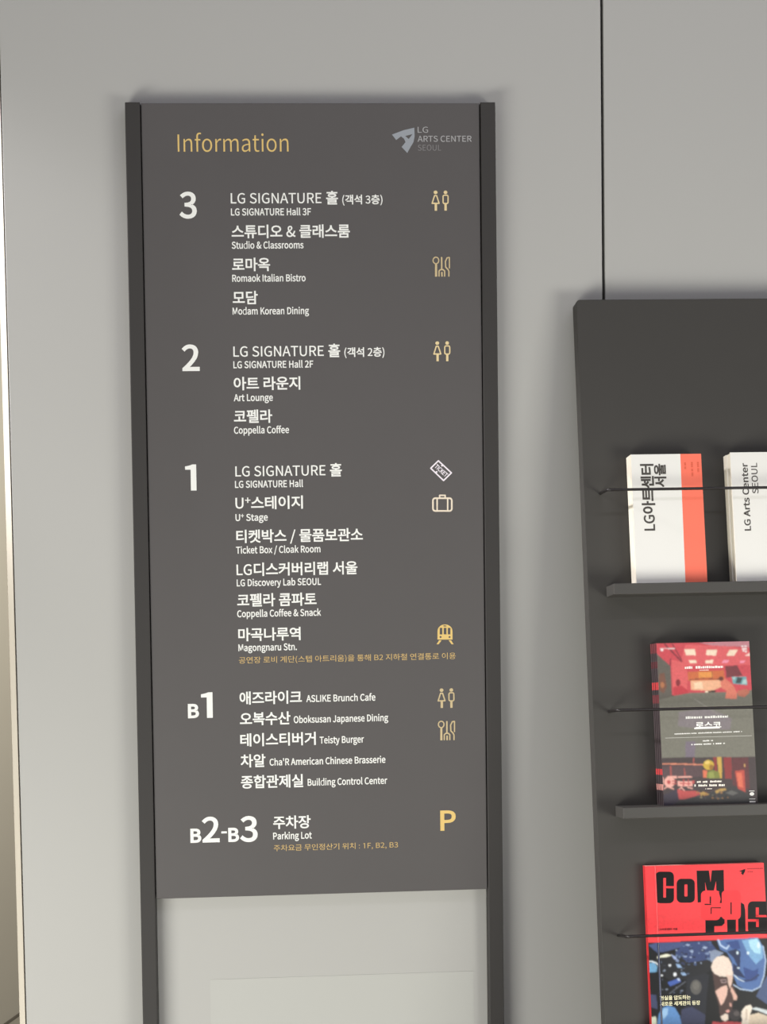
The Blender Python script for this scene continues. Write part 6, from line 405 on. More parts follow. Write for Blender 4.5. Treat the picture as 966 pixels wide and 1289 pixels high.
BOOK_PRINT=[('small_print',[((246,232,226),[[(33.1,29.1),(34.8,29.2),(34.7,31.6),(33,31.6)]]),((246,232,226),[[(35.3,28.9),(37.2,28.9),(37.1,31.6),(35.2,31.6)]]),((246,232,226),[[(37.7,28.6),(40.4,28.6),(40.3,31.6),(37.6,31.6)]]),((246,232,226),[[(40.9,28.8),(42.4,28.9),(42.2,31.6),(40.8,31.6)]]),((246,232,226),[[(46.3,28.6),(48.6,28.7),(48.5,31.6),(46.2,31.5)]]),((246,232,226),[[(49.1,28.5),(52.4,28.6),(52.2,31.6),(49,31.5)]]),((246,232,226),[[(52.9,29.2),(54.3,29.2),(54.2,31.5),(52.7,31.5)]]),((246,232,226),[[(54.8,28.8),(57,28.8),(56.9,31.6),(54.7,31.5)]]),((246,232,226),[[(57.5,28.8),(59,28.8),(58.8,31.5),(57.4,31.5)]]),((246,232,226),[[(59.5,28.6),(61.9,28.6),(61.7,31.5),(59.3,31.5)]]),((246,232,226),[[(62.4,28.6),(64.2,28.7),(64.1,31.5),(62.2,31.5)]]),((246,232,226),[[(64.7,28.8),(66.2,28.8),(66,31.5),(64.6,31.5)]]),((246,232,226),[[(66.6,29.1),(69.3,29.2),(69.2,31.5),(66.5,31.4)]]),((246,232,226),[[(69.9,28.6),(73,28.7),(72.8,31.5),(69.7,31.4)]]),((246,232,226),[[(73.4,29.1),(76.3,29.1),(76.2,31.5),(73.3,31.4)]]),((246,232,226),[[(76.8,28.8),(79,28.9),(78.9,31.4),(76.7,31.4)]]),((246,232,226),[[(79.5,29),(80,29),(79.9,31.4),(79.4,31.4)]])]),('small_print',[((246,232,226),[[(50.9,33.1),(51.9,33.1),(51.9,34),(50.9,34)]]),((246,232,226),[[(52.1,33.2),(52.5,33.2),(52.5,34),(52,34)]]),((246,232,226),[[(52.7,33.2),(53.5,33.2),(53.5,34),(52.7,34)]]),((246,232,226),[[(53.7,33.1),(54.4,33.1),(54.4,34),(53.6,34)]]),((246,232,226),[[(54.6,33.2),(55.3,33.2),(55.2,34),(54.6,34)]]),((246,232,226),[[(55.4,33.2),(56.4,33.2),(56.4,34),(55.4,34)]]),((246,232,226),[[(56.6,33),(57.3,33.1),(57.2,34),(56.5,34)]]),((246,232,226),[[(57.4,33.1),(57.9,33.1),(57.8,34),(57.4,34)]]),((246,232,226),[[(58,33.2),(58.7,33.2),(58.6,34),(58,34)]]),((246,232,226),[[(58.8,33),(59.6,33),(59.5,34),(58.8,33.9)]]),((246,232,226),[[(59.7,33.1),(60.3,33.2),(60.3,34),(59.7,33.9)]]),((246,232,226),[[(60.5,33.1),(61.5,33.1),(61.5,34),(60.4,33.9)]]),((246,232,226),[[(61.7,33.2),(62.2,33.2),(62.2,33.9),(61.6,33.9)]])]),('small_print',[((238,236,232),[[(31.3,88.4),(33.2,88.5),(33.1,91.3),(31.2,91.2)]]),((238,236,232),[[(33.7,88.2),(36.3,88.3),(36.1,91.3),(33.6,91.2)]]),((238,236,232),[[(36.8,88.3),(38.2,88.4),(38.1,91.2),(36.7,91.2)]]),((238,236,232),[[(38.7,88.5),(40.6,88.5),(40.4,91.2),(38.6,91.2)]]),((238,236,232),[[(41.1,88.6),(44.1,88.7),(44,91.2),(40.9,91.1)]]),((238,236,232),[[(44.6,88.7),(46.3,88.8),(46.2,91.2),(44.5,91.1)]]),((238,236,232),[[(46.8,88.6),(49.2,88.6),(49.1,91.2),(46.7,91.1)]]),((238,236,232),[[(49.8,88.5),(51.3,88.5),(51.2,91.1),(49.6,91.1)]]),((238,236,232),[[(54.3,88.6),(57.4,88.6),(57.3,91.1),(54.2,91.1)]]),((238,236,232),[[(57.9,88.7),(61,88.8),(60.9,91.1),(57.8,91)]]),((238,236,232),[[(61.5,88.3),(63.7,88.3),(63.6,91.1),(61.4,91)]]),((238,236,232),[[(64.2,88),(67.5,88.1),(67.3,91.1),(64.1,91)]]),((238,236,232),[[(67.9,88.7),(69.6,88.7),(69.5,91),(67.8,91)]]),((238,236,232),[[(70.1,88.1),(72.4,88.2),(72.3,91),(70,91)]]),((238,236,232),[[(72.9,88.2),(75.3,88.2),(75.2,91),(72.8,90.9)]]),((238,236,232),[[(75.8,88.6),(78.4,88.6),(78.2,91),(75.7,90.9)]]),((238,236,232),[[(78.9,88.5),(81.6,88.6),(81.5,91),(78.7,90.9)]]),((238,236,232),[[(82.1,87.9),(82.9,88),(82.7,90.9),(82,90.9)]])]),('small_print',[((238,236,232),[[(16.8,108.1),(17.8,108.2),(17.7,109.5),(16.7,109.5)]]),((238,236,232),[[(18,108.4),(19,108.4),(18.9,109.5),(17.9,109.5)]]),((238,236,232),[[(19.2,108.3),(20.5,108.3),(20.5,109.5),(19.2,109.5)]]),((238,236,232),[[(20.7,108.1),(21.6,108.1),(21.6,109.5),(20.7,109.4)]]),((238,236,232),[[(21.8,108.3),(22.6,108.4),(22.6,109.4),(21.8,109.4)]]),((238,236,232),[[(22.9,108.1),(24.2,108.1),(24.2,109.4),(22.8,109.4)]]),((238,236,232),[[(24.4,108.3),(25.3,108.3),(25.3,109.4),(24.4,109.4)]]),((238,236,232),[[(25.6,108),(27,108.1),(26.9,109.4),(25.5,109.4)]]),((238,236,232),[[(27.2,108.2),(28.3,108.2),(28.3,109.4),(27.1,109.4)]]),((238,236,232),[[(28.6,108),(29.4,108),(29.3,109.4),(28.5,109.3)]]),((238,236,232),[[(29.6,108.1),(31,108.2),(31,109.4),(29.5,109.3)]]),((238,236,232),[[(31.3,108.1),(32.2,108.2),(32.1,109.3),(31.2,109.3)]]),((238,236,232),[[(32.4,108.1),(33.8,108.1),(33.7,109.3),(32.3,109.3)]]),((238,236,232),[[(34,108),(35,108.1),(35,109.3),(34,109.3)]]),((238,236,232),[[(35.2,108.2),(36,108.2),(36,109.3),(35.2,109.3)]]),((238,236,232),[[(37.1,108),(38.3,108.1),(38.3,109.3),(37.1,109.2)]]),((238,236,232),[[(38.5,108.2),(39.6,108.2),(39.5,109.2),(38.5,109.2)]]),((238,236,232),[[(39.8,107.9),(40.6,107.9),(40.6,109.2),(39.8,109.2)]]),((238,236,232),[[(40.8,107.9),(42,108),(42,109.2),(40.8,109.2)]]),((238,236,232),[[(42.3,108),(43.5,108),(43.5,109.2),(42.2,109.2)]]),((238,236,232),[[(45.4,108),(46.1,108),(46.1,109.1),(45.4,109.1)]]),((238,236,232),[[(46.3,107.8),(47.5,107.9),(47.5,109.1),(46.3,109.1)]]),((238,236,232),[[(47.8,107.7),(48.5,107.8),(48.5,109.1),(47.7,109.1)]]),((238,236,232),[[(48.7,108),(50,108.1),(49.9,109.1),(48.7,109.1)]]),((238,236,232),[[(50.2,107.7),(51.5,107.7),(51.4,109.1),(50.2,109.1)]]),((238,236,232),[[(51.7,107.9),(52.6,108),(52.6,109.1),(51.7,109)]]),((238,236,232),[[(52.8,107.9),(53.8,107.9),(53.8,109),(52.8,109)]]),((238,236,232),[[(54.1,107.7),(55.4,107.7),(55.4,109),(54,109)]]),((238,236,232),[[(55.6,107.7),(56.7,107.8),(56.6,109),(55.6,109)]]),((238,236,232),[[(56.9,107.6),(58.4,107.6),(58.3,109),(56.8,109)]]),((238,236,232),[[(58.6,107.8),(59.3,107.9),(59.2,109),(58.5,108.9)]]),((238,236,232),[[(59.5,107.6),(60.5,107.6),(60.4,109),(59.4,108.9)]]),((238,236,232),[[(60.7,107.6),(62.2,107.7),(62.1,109),(60.6,108.9)]]),((238,236,232),[[(63.3,107.6),(64.1,107.6),(64,108.9),(63.3,108.9)]]),((238,236,232),[[(64.3,107.6),(65,107.6),(64.9,108.9),(64.3,108.9)]]),((238,236,232),[[(65.2,107.7),(66.7,107.7),(66.7,108.9),(65.2,108.9)]]),((238,236,232),[[(66.9,107.8),(68.3,107.8),(68.2,108.9),(66.9,108.8)]]),((238,236,232),[[(68.5,107.6),(69.6,107.6),(69.5,108.8),(68.4,108.8)]]),((238,236,232),[[(69.8,107.5),(70.4,107.5),(70.4,108.8),(69.7,108.8)]]),((238,236,232),[[(70.7,107.6),(72.1,107.6),(72,108.8),(70.6,108.8)]]),((238,236,232),[[(72.3,107.5),(73,107.5),(72.9,108.8),(72.2,108.8)]]),((238,236,232),[[(73.2,107.7),(74,107.7),(74,108.8),(73.1,108.8)]]),((238,236,232),[[(75.2,107.7),(76.7,107.7),(76.6,108.8),(75.2,108.7)]]),((238,236,232),[[(76.9,107.6),(77.9,107.6),(77.8,108.7),(76.8,108.7)]]),((238,236,232),[[(78.1,107.5),(79.4,107.5),(79.4,108.7),(78.1,108.7)]]),((238,236,232),[[(79.7,107.6),(80.4,107.6),(80.3,108.7),(79.6,108.7)]]),((238,236,232),[[(80.6,107.4),(82,107.4),(82,108.7),(80.6,108.7)]]),((238,236,232),[[(82.3,107.5),(83.5,107.5),(83.4,108.7),(82.2,108.6)]]),((238,236,232),[[(83.7,107.5),(85.1,107.5),(85,108.6),(83.6,108.6)]]),((238,236,232),[[(85.3,107.5),(86.5,107.6),(86.5,108.6),(85.2,108.6)]]),((238,236,232),[[(88.5,107.4),(90,107.4),(89.9,108.6),(88.4,108.6)]]),((238,236,232),[[(90.2,107.2),(90.9,107.2),(90.8,108.5),(90.1,108.5)]]),((238,236,232),[[(91.1,107.2),(92.6,107.2),(92.5,108.6),(91,108.5)]]),((238,236,232),[[(92.8,107.3),(93.6,107.3),(93.5,108.5),(92.7,108.5)]]),((238,236,232),[[(93.8,107.2),(95.1,107.2),(95,108.5),(93.7,108.5)]]),((238,236,232),[[(95.3,107.1),(96,107.1),(95.9,108.5),(95.3,108.5)]]),((238,236,232),[[(97.8,107.4),(98.7,107.4),(98.7,108.4),(97.8,108.4)]])]),('small_print',[((200,198,192),[[(5.2,113.7),(110.6,113.3),(110.6,112.8),(5.2,113.2)]])]),('small_print',[((238,236,232),[[(50.6,117.2),(52.1,117.2),(52,118.6),(50.6,118.5)]]),((238,236,232),[[(52.3,117.2),(54.1,117.3),(54.1,118.6),(52.3,118.5)]]),((238,236,232),[[(54.4,117.2),(55.2,117.2),(55.1,118.5),(54.3,118.5)]]),((238,236,232),[[(55.5,116.9),(57,116.9),(56.9,118.5),(55.4,118.5)]]),((238,236,232),[[(57.2,117),(58.5,117),(58.4,118.5),(57.2,118.5)]]),((238,236,232),[[(60.5,117.1),(61.5,117.2),(61.4,118.4),(60.4,118.4)]]),((238,236,232),[[(61.7,117.1),(63.1,117.1),(63,118.4),(61.7,118.4)]])]),('small_print',[((238,236,232),[[(36.4,121.1),(38,121.2),(38,122.7),(36.3,122.6)]]),((238,236,232),[[(39.6,121.2),(41.1,121.3),(41.1,122.6),(39.6,122.6)]]),((238,236,232),[[(41.4,121),(42.6,121),(42.5,122.6),(41.3,122.5)]]),((238,236,232),[[(42.9,121),(44.5,121.1),(44.4,122.6),(42.8,122.5)]]),((238,236,232),[[(44.8,120.9),(46.1,120.9),(46,122.5),(44.7,122.5)]]),((238,236,232),[[(46.4,120.9),(47.8,121),(47.7,122.5),(46.3,122.5)]]),((238,236,232),[[(48,121.1),(49.7,121.2),(49.6,122.5),(48,122.5)]]),((238,236,232),[[(51.4,120.9),(53,121),(52.9,122.5),(51.3,122.4)]]),((238,236,232),[[(53.3,121),(54.1,121),(54.1,122.4),(53.2,122.4)]]),((238,236,232),[[(54.4,121),(55.5,121),(55.4,122.4),(54.3,122.4)]]),((238,236,232),[[(55.8,120.8),(56.8,120.9),(56.7,122.4),(55.7,122.4)]]),((238,236,232),[[(57,120.9),(58.8,120.9),(58.7,122.4),(57,122.3)]]),((238,236,232),[[(59.1,121),(60.6,121),(60.5,122.4),(59,122.3)]]),((238,236,232),[[(62.9,120.7),(64.1,120.7),(64,122.3),(62.9,122.3)]]),((238,236,232),[[(66.1,120.6),(67.8,120.6),(67.7,122.3),(66,122.2)]]),((238,236,232),[[(68.1,120.6),(69.6,120.6),(69.5,122.2),(68,122.2)]]),((238,236,232),[[(69.8,120.6),(71.1,120.6),(71,122.2),(69.7,122.2)]]),((238,236,232),[[(71.4,120.5),(73.1,120.5),(73,122.2),(71.3,122.2)]]),((238,236,232),[[(75.3,120.7),(76.4,120.7),(76.3,122.1),(75.2,122.1)]]),((238,236,232),[[(76.7,120.6),(77.4,120.6),(77.3,122.1),(76.6,122.1)]])]),('small_print',[((246,244,240),[[(41,101.8),(72.2,101.6),(72.1,103.4),(40.9,103.8)]])]),('small_print',[((250,240,228),[[(41.2,165.3),(42.8,165.3),(42.7,167.2),(41.1,167.2)]]),((250,240,228),[[(43.1,165.1),(44.3,165.1),(44.2,167.2),(43,167.2)]]),((250,240,228),[[(44.7,164.9),(45.8,165),(45.7,167.2),(44.6,167.2)]]),((250,240,228),[[(48.2,165.4),(49.4,165.4),(49.3,167.2),(48.1,167.2)]]),((250,240,228),[[(49.8,165.2),(51,165.3),(50.9,167.2),(49.7,167.1)]]),((250,240,228),[[(51.4,165.1),(53.8,165.2),(53.7,167.2),(51.3,167.1)]]),((250,240,228),[[(57.1,164.9),(59.4,165),(59.2,167.2),(56.9,167.1)]]),((250,240,228),[[(59.7,165.3),(60.9,165.3),(60.8,167.1),(59.6,167.1)]]),((250,240,228),[[(61.3,165.2),(62.6,165.2),(62.5,167.1),(61.2,167.1)]]),((250,240,228),[[(63,164.8),(64.6,164.9),(64.5,167.1),(62.9,167.1)]]),((250,240,228),[[(65,165.2),(66.1,165.2),(66,167.1),(64.9,167.1)]]),((250,240,228),[[(66.5,165.1),(68.2,165.2),(68.1,167.1),(66.4,167.1)]]),((250,240,228),[[(68.5,165.2),(70.2,165.3),(70.1,167.1),(68.4,167)]]),((250,240,228),[[(70.6,165.1),(71.1,165.1),(71,167),(70.5,167)]])]),('small_print',[((250,240,228),[[(37.9,169),(39.5,169),(39.4,171.5),(37.8,171.5)]]),((250,240,228),[[(42.7,169.1),(44.3,169.1),(44.2,171.6),(42.6,171.5)]]),((250,240,228),[[(44.7,169.3),(47,169.3),(46.9,171.6),(44.6,171.5)]]),((250,240,228),[[(47.4,169.5),(49.4,169.6),(49.3,171.6),(47.3,171.6)]]),((250,240,228),[[(49.8,169),(51.2,169.1),(51,171.6),(49.7,171.6)]]),((250,240,228),[[(51.6,169.6),(53.2,169.7),(53.1,171.6),(51.5,171.6)]]),((250,240,228),[[(55.9,169.1),(57.5,169.2),(57.4,171.7),(55.8,171.6)]]),((250,240,228),[[(57.9,169.5),(60.1,169.6),(60,171.7),(57.8,171.7)]]),((250,240,228),[[(60.6,169.4),(62.3,169.5),(62.2,171.7),(60.4,171.7)]]),((250,240,228),[[(62.7,169.5),(65,169.6),(64.9,171.8),(62.6,171.7)]]),((250,240,228),[[(67.3,169.3),(70,169.4),(69.9,171.8),(67.1,171.7)]]),((250,240,228),[[(70.4,169.7),(73.2,169.7),(73.1,171.8),(70.3,171.8)]]),((250,240,228),[[(73.6,169.5),(74.6,169.5),(74.4,171.8),(73.5,171.8)]])]),('small_print',[((250,240,228),[[(50.9,174),(51.7,174),(51.6,175),(50.8,175)]]),((250,240,228),[[(53.1,173.9),(54,174),(53.9,175),(53.1,175)]]),((250,240,228),[[(54.1,173.9),(55,173.9),(54.9,175),(54.1,175)]]),((250,240,228),[[(55.2,174),(55.9,174),(55.9,175),(55.1,174.9)]]),((250,240,228),[[(56.1,174),(57.1,174),(57,175),(56,174.9)]]),((250,240,228),[[(57.2,174.1),(57.8,174.1),(57.8,174.9),(57.2,174.9)]]),((250,240,228),[[(58,174),(58.9,174),(58.8,175),(57.9,174.9)]])]),('small_print',[((240,238,234),[[(109.7,182),(109.2,183),(108.2,183.8),(106.8,184),(105.4,183.7),(104.4,182.9),(104.1,181.9),(104.5,180.8),(105.6,180.1),(107,179.8),(108.4,180.1),(109.4,180.9)]]),((240,238,234),[[(103.7,177.9),(110.2,178.1),(110.2,178.8),(103.6,178.7)]])]),('small_print',[((240,238,234),[[(103.5,187.3),(110.6,187.5),(110.6,188.2),(103.4,188)]]),((240,238,234),[[(103.6,190),(110.8,190.2),(110.7,192),(103.5,191.8)]])])]

def icon(name, key, m, label, dz=0.0, dx_=0.0):
    V, F = [], []
    for gi, g in enumerate(ICONS[key]):
        v, f = tess(g); k = len(V)
        V += [((x + dx_) / 1000.0, PF - 0.00012 - gi * 0.000006, (z + dz) / 1000.0) for x, z in v]; F += [tuple(i + k for i in t) for t in f]
    o = obj(name, V, F, m, panel); o['label'] = label
    return o
icon('restroom_icon', 'restroom', M_PALEGOLD, 'pale gold woman and man symbol beside floor 3')
icon('restroom_icon', 'restroom', M_PALEGOLD, 'pale gold woman and man symbol beside floor 2', -188.2)
icon('restroom_icon', 'restroom', M_TAN, 'tan woman and man symbol beside floor B1', -627.4, 0.4)
icon('cutlery_icon', 'cutlery', M_TAN, 'tan spoon, fork and knife symbol beside floor 3')
icon('cutlery_icon', 'cutlery', M_TAN, 'tan spoon, fork and knife symbol beside floor B1', -586.4)
icon('ticket_icon', 'ticket', M_TICKET, 'white slanted ticket symbol')
icon('suitcase_icon', 'suitcase', M_CREAM, 'cream suitcase symbol')
icon('train_icon', 'train', M_GOLD, 'gold train symbol')
icon('logo_mark', 'mark', M_LOGO, 'silver angular logo mark')
V, F = text2d('TICKET', 0.03, 0)
V = fit(V, -9.6, 19.2, -2.6, 5.2 / CAP)
q = math.radians(-43)
sign_mesh('ticket_lettering', [(193.6 + x * math.cos(q) - y * math.sin(q), 1565.3 + x * math.sin(q) + y * math.cos(q)) for x, y in V], F, M_TICKET, 'tiny white lettering reading TICKET', 0.00016)

# ------------------------------------------------------------------ brochure rack
LEAN = math.radians(10.0)
RO = Vector((0.3646, -0.035, 1.7775))
RD = Vector((0, -math.sin(LEAN), -math.cos(LEAN)))
RN = Vector((0, -math.cos(LEAN), math.sin(LEAN)))
def RF(u, v, w): return RO + Vector((u / 1000.0, 0, 0)) + RD * (v / 1000.0) + RN * (w / 1000.0)   # millimetres on the leaning board
BWID, BLEN = 700.0, 1800.0
rack = empty('brochure_rack', (0.3646 + BWID / 2000.0, -0.34, 0.0))
tag(rack, 'dark grey leaning brochure rack with narrow shelves and thin rods against the wall', 'rack')
def rounded(x0, y0, x1, y1, r, k=5):
    o = []
    for cx, cy, a0 in ((x1 - r, y0 + r, -90), (x1 - r, y1 - r, 0), (x0 + r, y1 - r, 90), (x0 + r, y0 + r, 180)):
        for j in range(k + 1):
            t = math.radians(a0 + 90 * j / k); o.append((cx + r * math.cos(t), cy + r * math.sin(t)))
    return o
b = MB(); b.prism(rounded(0, 0, BWID, BLEN, 5.0), -25.0, 0.0, 0.8, RF); b.build('backboard', M_RACK, rack)
SHELVES = (361.5, 626.0, 890.0)
for v in SHELVES:
    b = MB(); b.bevel_box(23, BWID - 23, v, v + 13.2, 0.0, 45.0, 1.0, RF); b.build('shelf', M_SHELF, rack)
def rod(v, dv):
    pts = [(20.5, v + dv, -2), (20.5, v + dv * 0.25, 30)]
    for j in range(7):
        t = math.pi / 2 * j / 6
        pts.append((26.5 - 6 * math.cos(t), v + dv * 0.2 * (1 - j / 6), 36 + 7.5 * math.sin(t)))
    pts += [(BWID * 0.5, v, 43.5)]
    full = pts + [(BWID - u, vv, w) for u, vv, w in pts[-2::-1]]
    b = MB(); b.tube([RF(*p) for p in full], 0.00175); b.build('retaining_rod', M_BAR, rack, True)
for v, dv in ((247.8, -2.0), (512.2, 1.2), (773.8, 4.5)): rod(v, dv)
for u in (60, BWID - 60):
    b = MB(); b.bevel_box(u - 14, u + 14, 24, 52, -34.0, -25.0, 1.5, RF); b.build('bumper', M_RUBBER, rack)

# ------------------------------------------------------------------ printed matter
def copy_thing(o, delta):
    c = o.copy(); C.objects.link(c); c.location = o.location + delta
    return c
def rot_text(s, u_base, v_start, length, cap, w, parent, m, bl, bh, label):
    """text running up the board, glyph tops to the left"""
    V, F = text2d(s, bl, bh)
    V = fit(V, 0, length, 0, cap / CAP)
    o = obj('lettering', [RF(u_base - y, v_start - x, w) for x, y in V], F, m, parent)
    o['label'] = label
    return o
TH = 2.1
def leaflet(u_0, u_1, v_0, v_1, w, stripe=None):
    """a folded leaflet: two outer leaves and an inner one joined along the left fold"""
    b = MB()
    b.bevel_box(u_0, u_1, v_0, v_1, w - 0.65, w, 0.0, RF)
    b.bevel_box(u_0 + 0.5, u_1 - 0.8, v_0 + 0.2, v_1, w - 1.3, w - 0.8, 0.0, RF, 2)
    b.bevel_box(u_0, u_1, v_0, v_1, w - TH + 0.05, w - 1.45, 0.0, RF)
    b.bevel_box(u_0 - 0.25, u_0, v_0, v_1, w - TH + 0.05, w, 0.0, RF, 2)
    if stripe:
        (a0, a1) = stripe
        b.add([RF(a0, v_0, w + 0.03), RF(u_1, v_0, w + 0.03), RF(u_1, v_1, w + 0.03), RF(a1, v_1, w + 0.03)], [(0, 1, 2, 3)], 1)
    o = b.build('leaflet', None, None, mats=[M_PAPER, M_ORANGE, M_EDGE])
    set_origin(o, RF((u_0 + u_1) / 2, v_1, w - TH / 2))
    return o
N = 12
rnd = random.Random(3)
# left stack
front = leaflet(55.2, 142.2, 202.2, 361.3, 1.0 + N * TH, (116.4, 115.2))
tag(front, 'white leaflet with coral stripe at the front of the left stack, upper shelf', 'leaflet', 'coral striped leaflets on the upper shelf')
WF = 1.0 + N * TH + 0.12
rot_text('LG아트센터', 80.6, 296.3, 82.3, 12.6, WF, front, M_INK, 0.022, 0.034, 'bold dark grey lettering running up the cover')
rot_text('서울', 96.0, 243.3, 29.2, 11.4, WF, front, M_INK, 0.022, 0.034, 'bold dark grey lettering running up the cover')
V, F = [], []
for u, segs in ((120.5, ((213, 217), (218, 221))), (129.0, ((212.5, 219), (221, 224), (225.5, 230))), (136.5, ((212.5, 219), (220.5, 225)))):
    for (a, c) in segs:
        y = a
        while y < c:
            e = min(y + 1.5, c); k = len(V)
            V += [RF(u, y, WF), RF(u + 2.4, y, WF), RF(u + 2.4, e, WF), RF(u, e, WF)]; F.append((k, k + 1, k + 2, k + 3)); y += 1.9
o = obj('small_print', V, F, M_ORANGE_D, front); o['label'] = 'three faint columns of small print on the coral stripe'
proto = leaflet(55.2, 142.2, 202.2, 361.3, 1.0 + (N - 1) * TH, (116.4, 115.2))
tag(proto, 'white leaflet stacked behind the front coral striped leaflet, upper shelf', 'leaflet', 'coral striped leaflets on the upper shelf')
for k in range(1, N - 1):
    copy_thing(proto, -RN * (TH * k / 1000.0) + Vector((rnd.uniform(-0.0004, 0.0), 0, 0)))
# right stack
front2 = leaflet(178.6, 265.6, 201.2, 361.3, 1.0 + N * TH)
tag(front2, 'plain white leaflet with English title at the front of the right stack, upper shelf', 'leaflet', 'plain white leaflets on the upper shelf')
rot_text('LG Arts Center', 199.2, 298.3, 83.8, 7.4, WF, front2, M_INK, 0.026, 0.0, 'dark grey lettering running up the cover')
rot_text('SEOUL', 211.2, 252.8, 38.3, 7.4, WF, front2, M_INK, 0.014, 0.0, 'dark grey lettering running up the cover')
proto = leaflet(178.6, 265.6, 202.4, 361.3, 1.0 + (N - 1) * TH)
tag(proto, 'plain white leaflet stacked behind the English titled one, upper shelf', 'leaflet', 'plain white leaflets on the upper shelf')
for k in range(1, N - 1):
    copy_thing(proto, -RN * (TH * k / 1000.0) + Vector((rnd.uniform(-0.0005, -0.0001) - (0.0013 if k > 4 else 0), 0, 0)))

def clip_poly(p, W, Hh, X0=0.0):
    for ax, lim, sgn in ((0, X0, 1), (0, W, -1), (1, 0.0, 1), (1, Hh, -1)):
        out = []
        for i in range(len(p)):
            a, c = p[i], p[(i + 1) % len(p)]
            ia, ic = (a[ax] - lim) * sgn >= 0, (c[ax] - lim) * sgn >= 0
            if ia: out.append(a)
            if ia != ic:
                t = (lim - a[ax]) / (c[ax] - a[ax]); out.append((a[0] + (c[0] - a[0]) * t, a[1] + (c[1] - a[1]) * t))
        p = out
        if len(p) < 3: return []
    return p
def artwork(name, photo, prints, u_, v_, W, Hh, w, parent, rough, spec, label, blur, step=0.6):
    """printed cover: a photographic print held as colours of a fine grid, and crisp ink shapes above it"""
    nx_, ny_ = int(W / step) + 1, int(Hh / step) + 1
    xs = np.linspace(0, W, nx_); ys = np.linspace(0, Hh, ny_)
    X, Y = np.meshgrid(xs, ys)
    img = np.zeros((ny_, nx_, 3)) + 0.02
    def inside(c):
        m = np.zeros(X.shape, bool)
        for i in range(len(c)):
            (x1, y1), (x2, y2) = c[i], c[(i + 1) % len(c)]
            if y1 == y2: continue
            m ^= ((Y < y1) != (Y < y2)) & (X < x1 + (Y - y1) * (x2 - x1) / (y2 - y1))
        return m
    for col, cs in photo:
        m = np.zeros(X.shape, bool)
        for c in cs: m ^= inside(c)
        img[m] = [lin(q) for q in col]
    rs = np.random.RandomState(5)
    grain = rs.rand(ny_, nx_)
    def soft(a, r):
        k = np.exp(-0.5 * (np.arange(-4, 5) / max(r, 0.01)) ** 2); k /= k.sum()
        for ax in (0, 1):
            p = np.pad(a, [(4, 4) if i == ax else (0, 0) for i in range(a.ndim)], mode='edge')
            a = sum(k[j] * np.take(p, np.arange(j, j + a.shape[ax]), axis=ax) for j in range(9))
        return a
    img = soft(img, blur / step)
    g = soft(grain, 1.2); g = (g - g.mean()) / g.std()
    img = np.clip(img * (1 + 0.025 * g[..., None]), 0, 1)
    V = [RF(u_ + x, v_ + y, w + 0.04) for y in ys for x in xs]
    F = [(j * nx_ + i, j * nx_ + i + 1, (j + 1) * nx_ + i + 1, (j + 1) * nx_ + i) for j in range(ny_ - 1) for i in range(nx_ - 1)]
    m = mat('photographic_print_' + name + str(int(W)), (128, 128, 128), rough, spec)
    at = m.node_tree.nodes.new('ShaderNodeAttribute'); at.attribute_name = 'print_colour'
    m.node_tree.links.new(at.outputs['Color'], m.node_tree.nodes['Principled BSDF'].inputs['Base Color'])
    o = obj(name, V, F, m, parent); o['label'] = label
    ca = o.data.color_attributes.new('print_colour', 'FLOAT_COLOR', 'POINT')
    ca.data.foreach_set('color', np.concatenate([img.reshape(-1, 3), np.ones((nx_ * ny_, 1))], 1).astype(np.float32).ravel())
    for gi, (kind, group) in enumerate(prints):
        V, F = [], []
        for col, cs in group:
            cs = [c for c in (clip_poly([tuple(p) for p in c], W, Hh) for c in cs) if c]
            if not cs: continue
            v, f = tess(cs); k = len(V)
            V += [RF(u_ + x, v_ + y, w + 0.06 + gi * 0.006) for x, y in v]
            F += [tuple(j + k for j in t) for t in f]
        if V: obj(kind, V, F, ink(group[0][0], rough, 0.15), parent)
    return o
def booklet(name, u_, v_, W, Hh, w, th, m_cover, spine=None, mats=None):
    b = MB()
    b.bevel_box(u_, u_ + W, v_, v_ + Hh, w - 0.35, w, 0.0, RF)
    b.bevel_box(u_, u_ + W, v_, v_ + Hh, w - th + 0.05, w - th + 0.4, 0.0, RF)
    b.bevel_box(u_, u_ + 0.4, v_, v_ + Hh, w - th + 0.05, w, 0.0, RF)
    b.bevel_box(u_ + 0.4, u_ + W - 0.6, v_ + 0.2, v_ + Hh - 0.1, w - th + 0.4, w - 0.35, 0.0, RF, 1)
    for (a, c, mi) in (spine or []):
        b.add([RF(u_ - 0.02, v_ + a, w - th + 0.1), RF(u_ - 0.02, v_ + a, w), RF(u_ - 0.02, v_ + c, w), RF(u_ - 0.02, v_ + c, w - th + 0.1)], [(0, 1, 2, 3)], mi)
    o = b.build(name, None, None, mats=[m_cover, M_EDGE] + (mats or []))
    set_origin(o, RF(u_ + W / 2, v_ + Hh, w - th / 2))
    return o
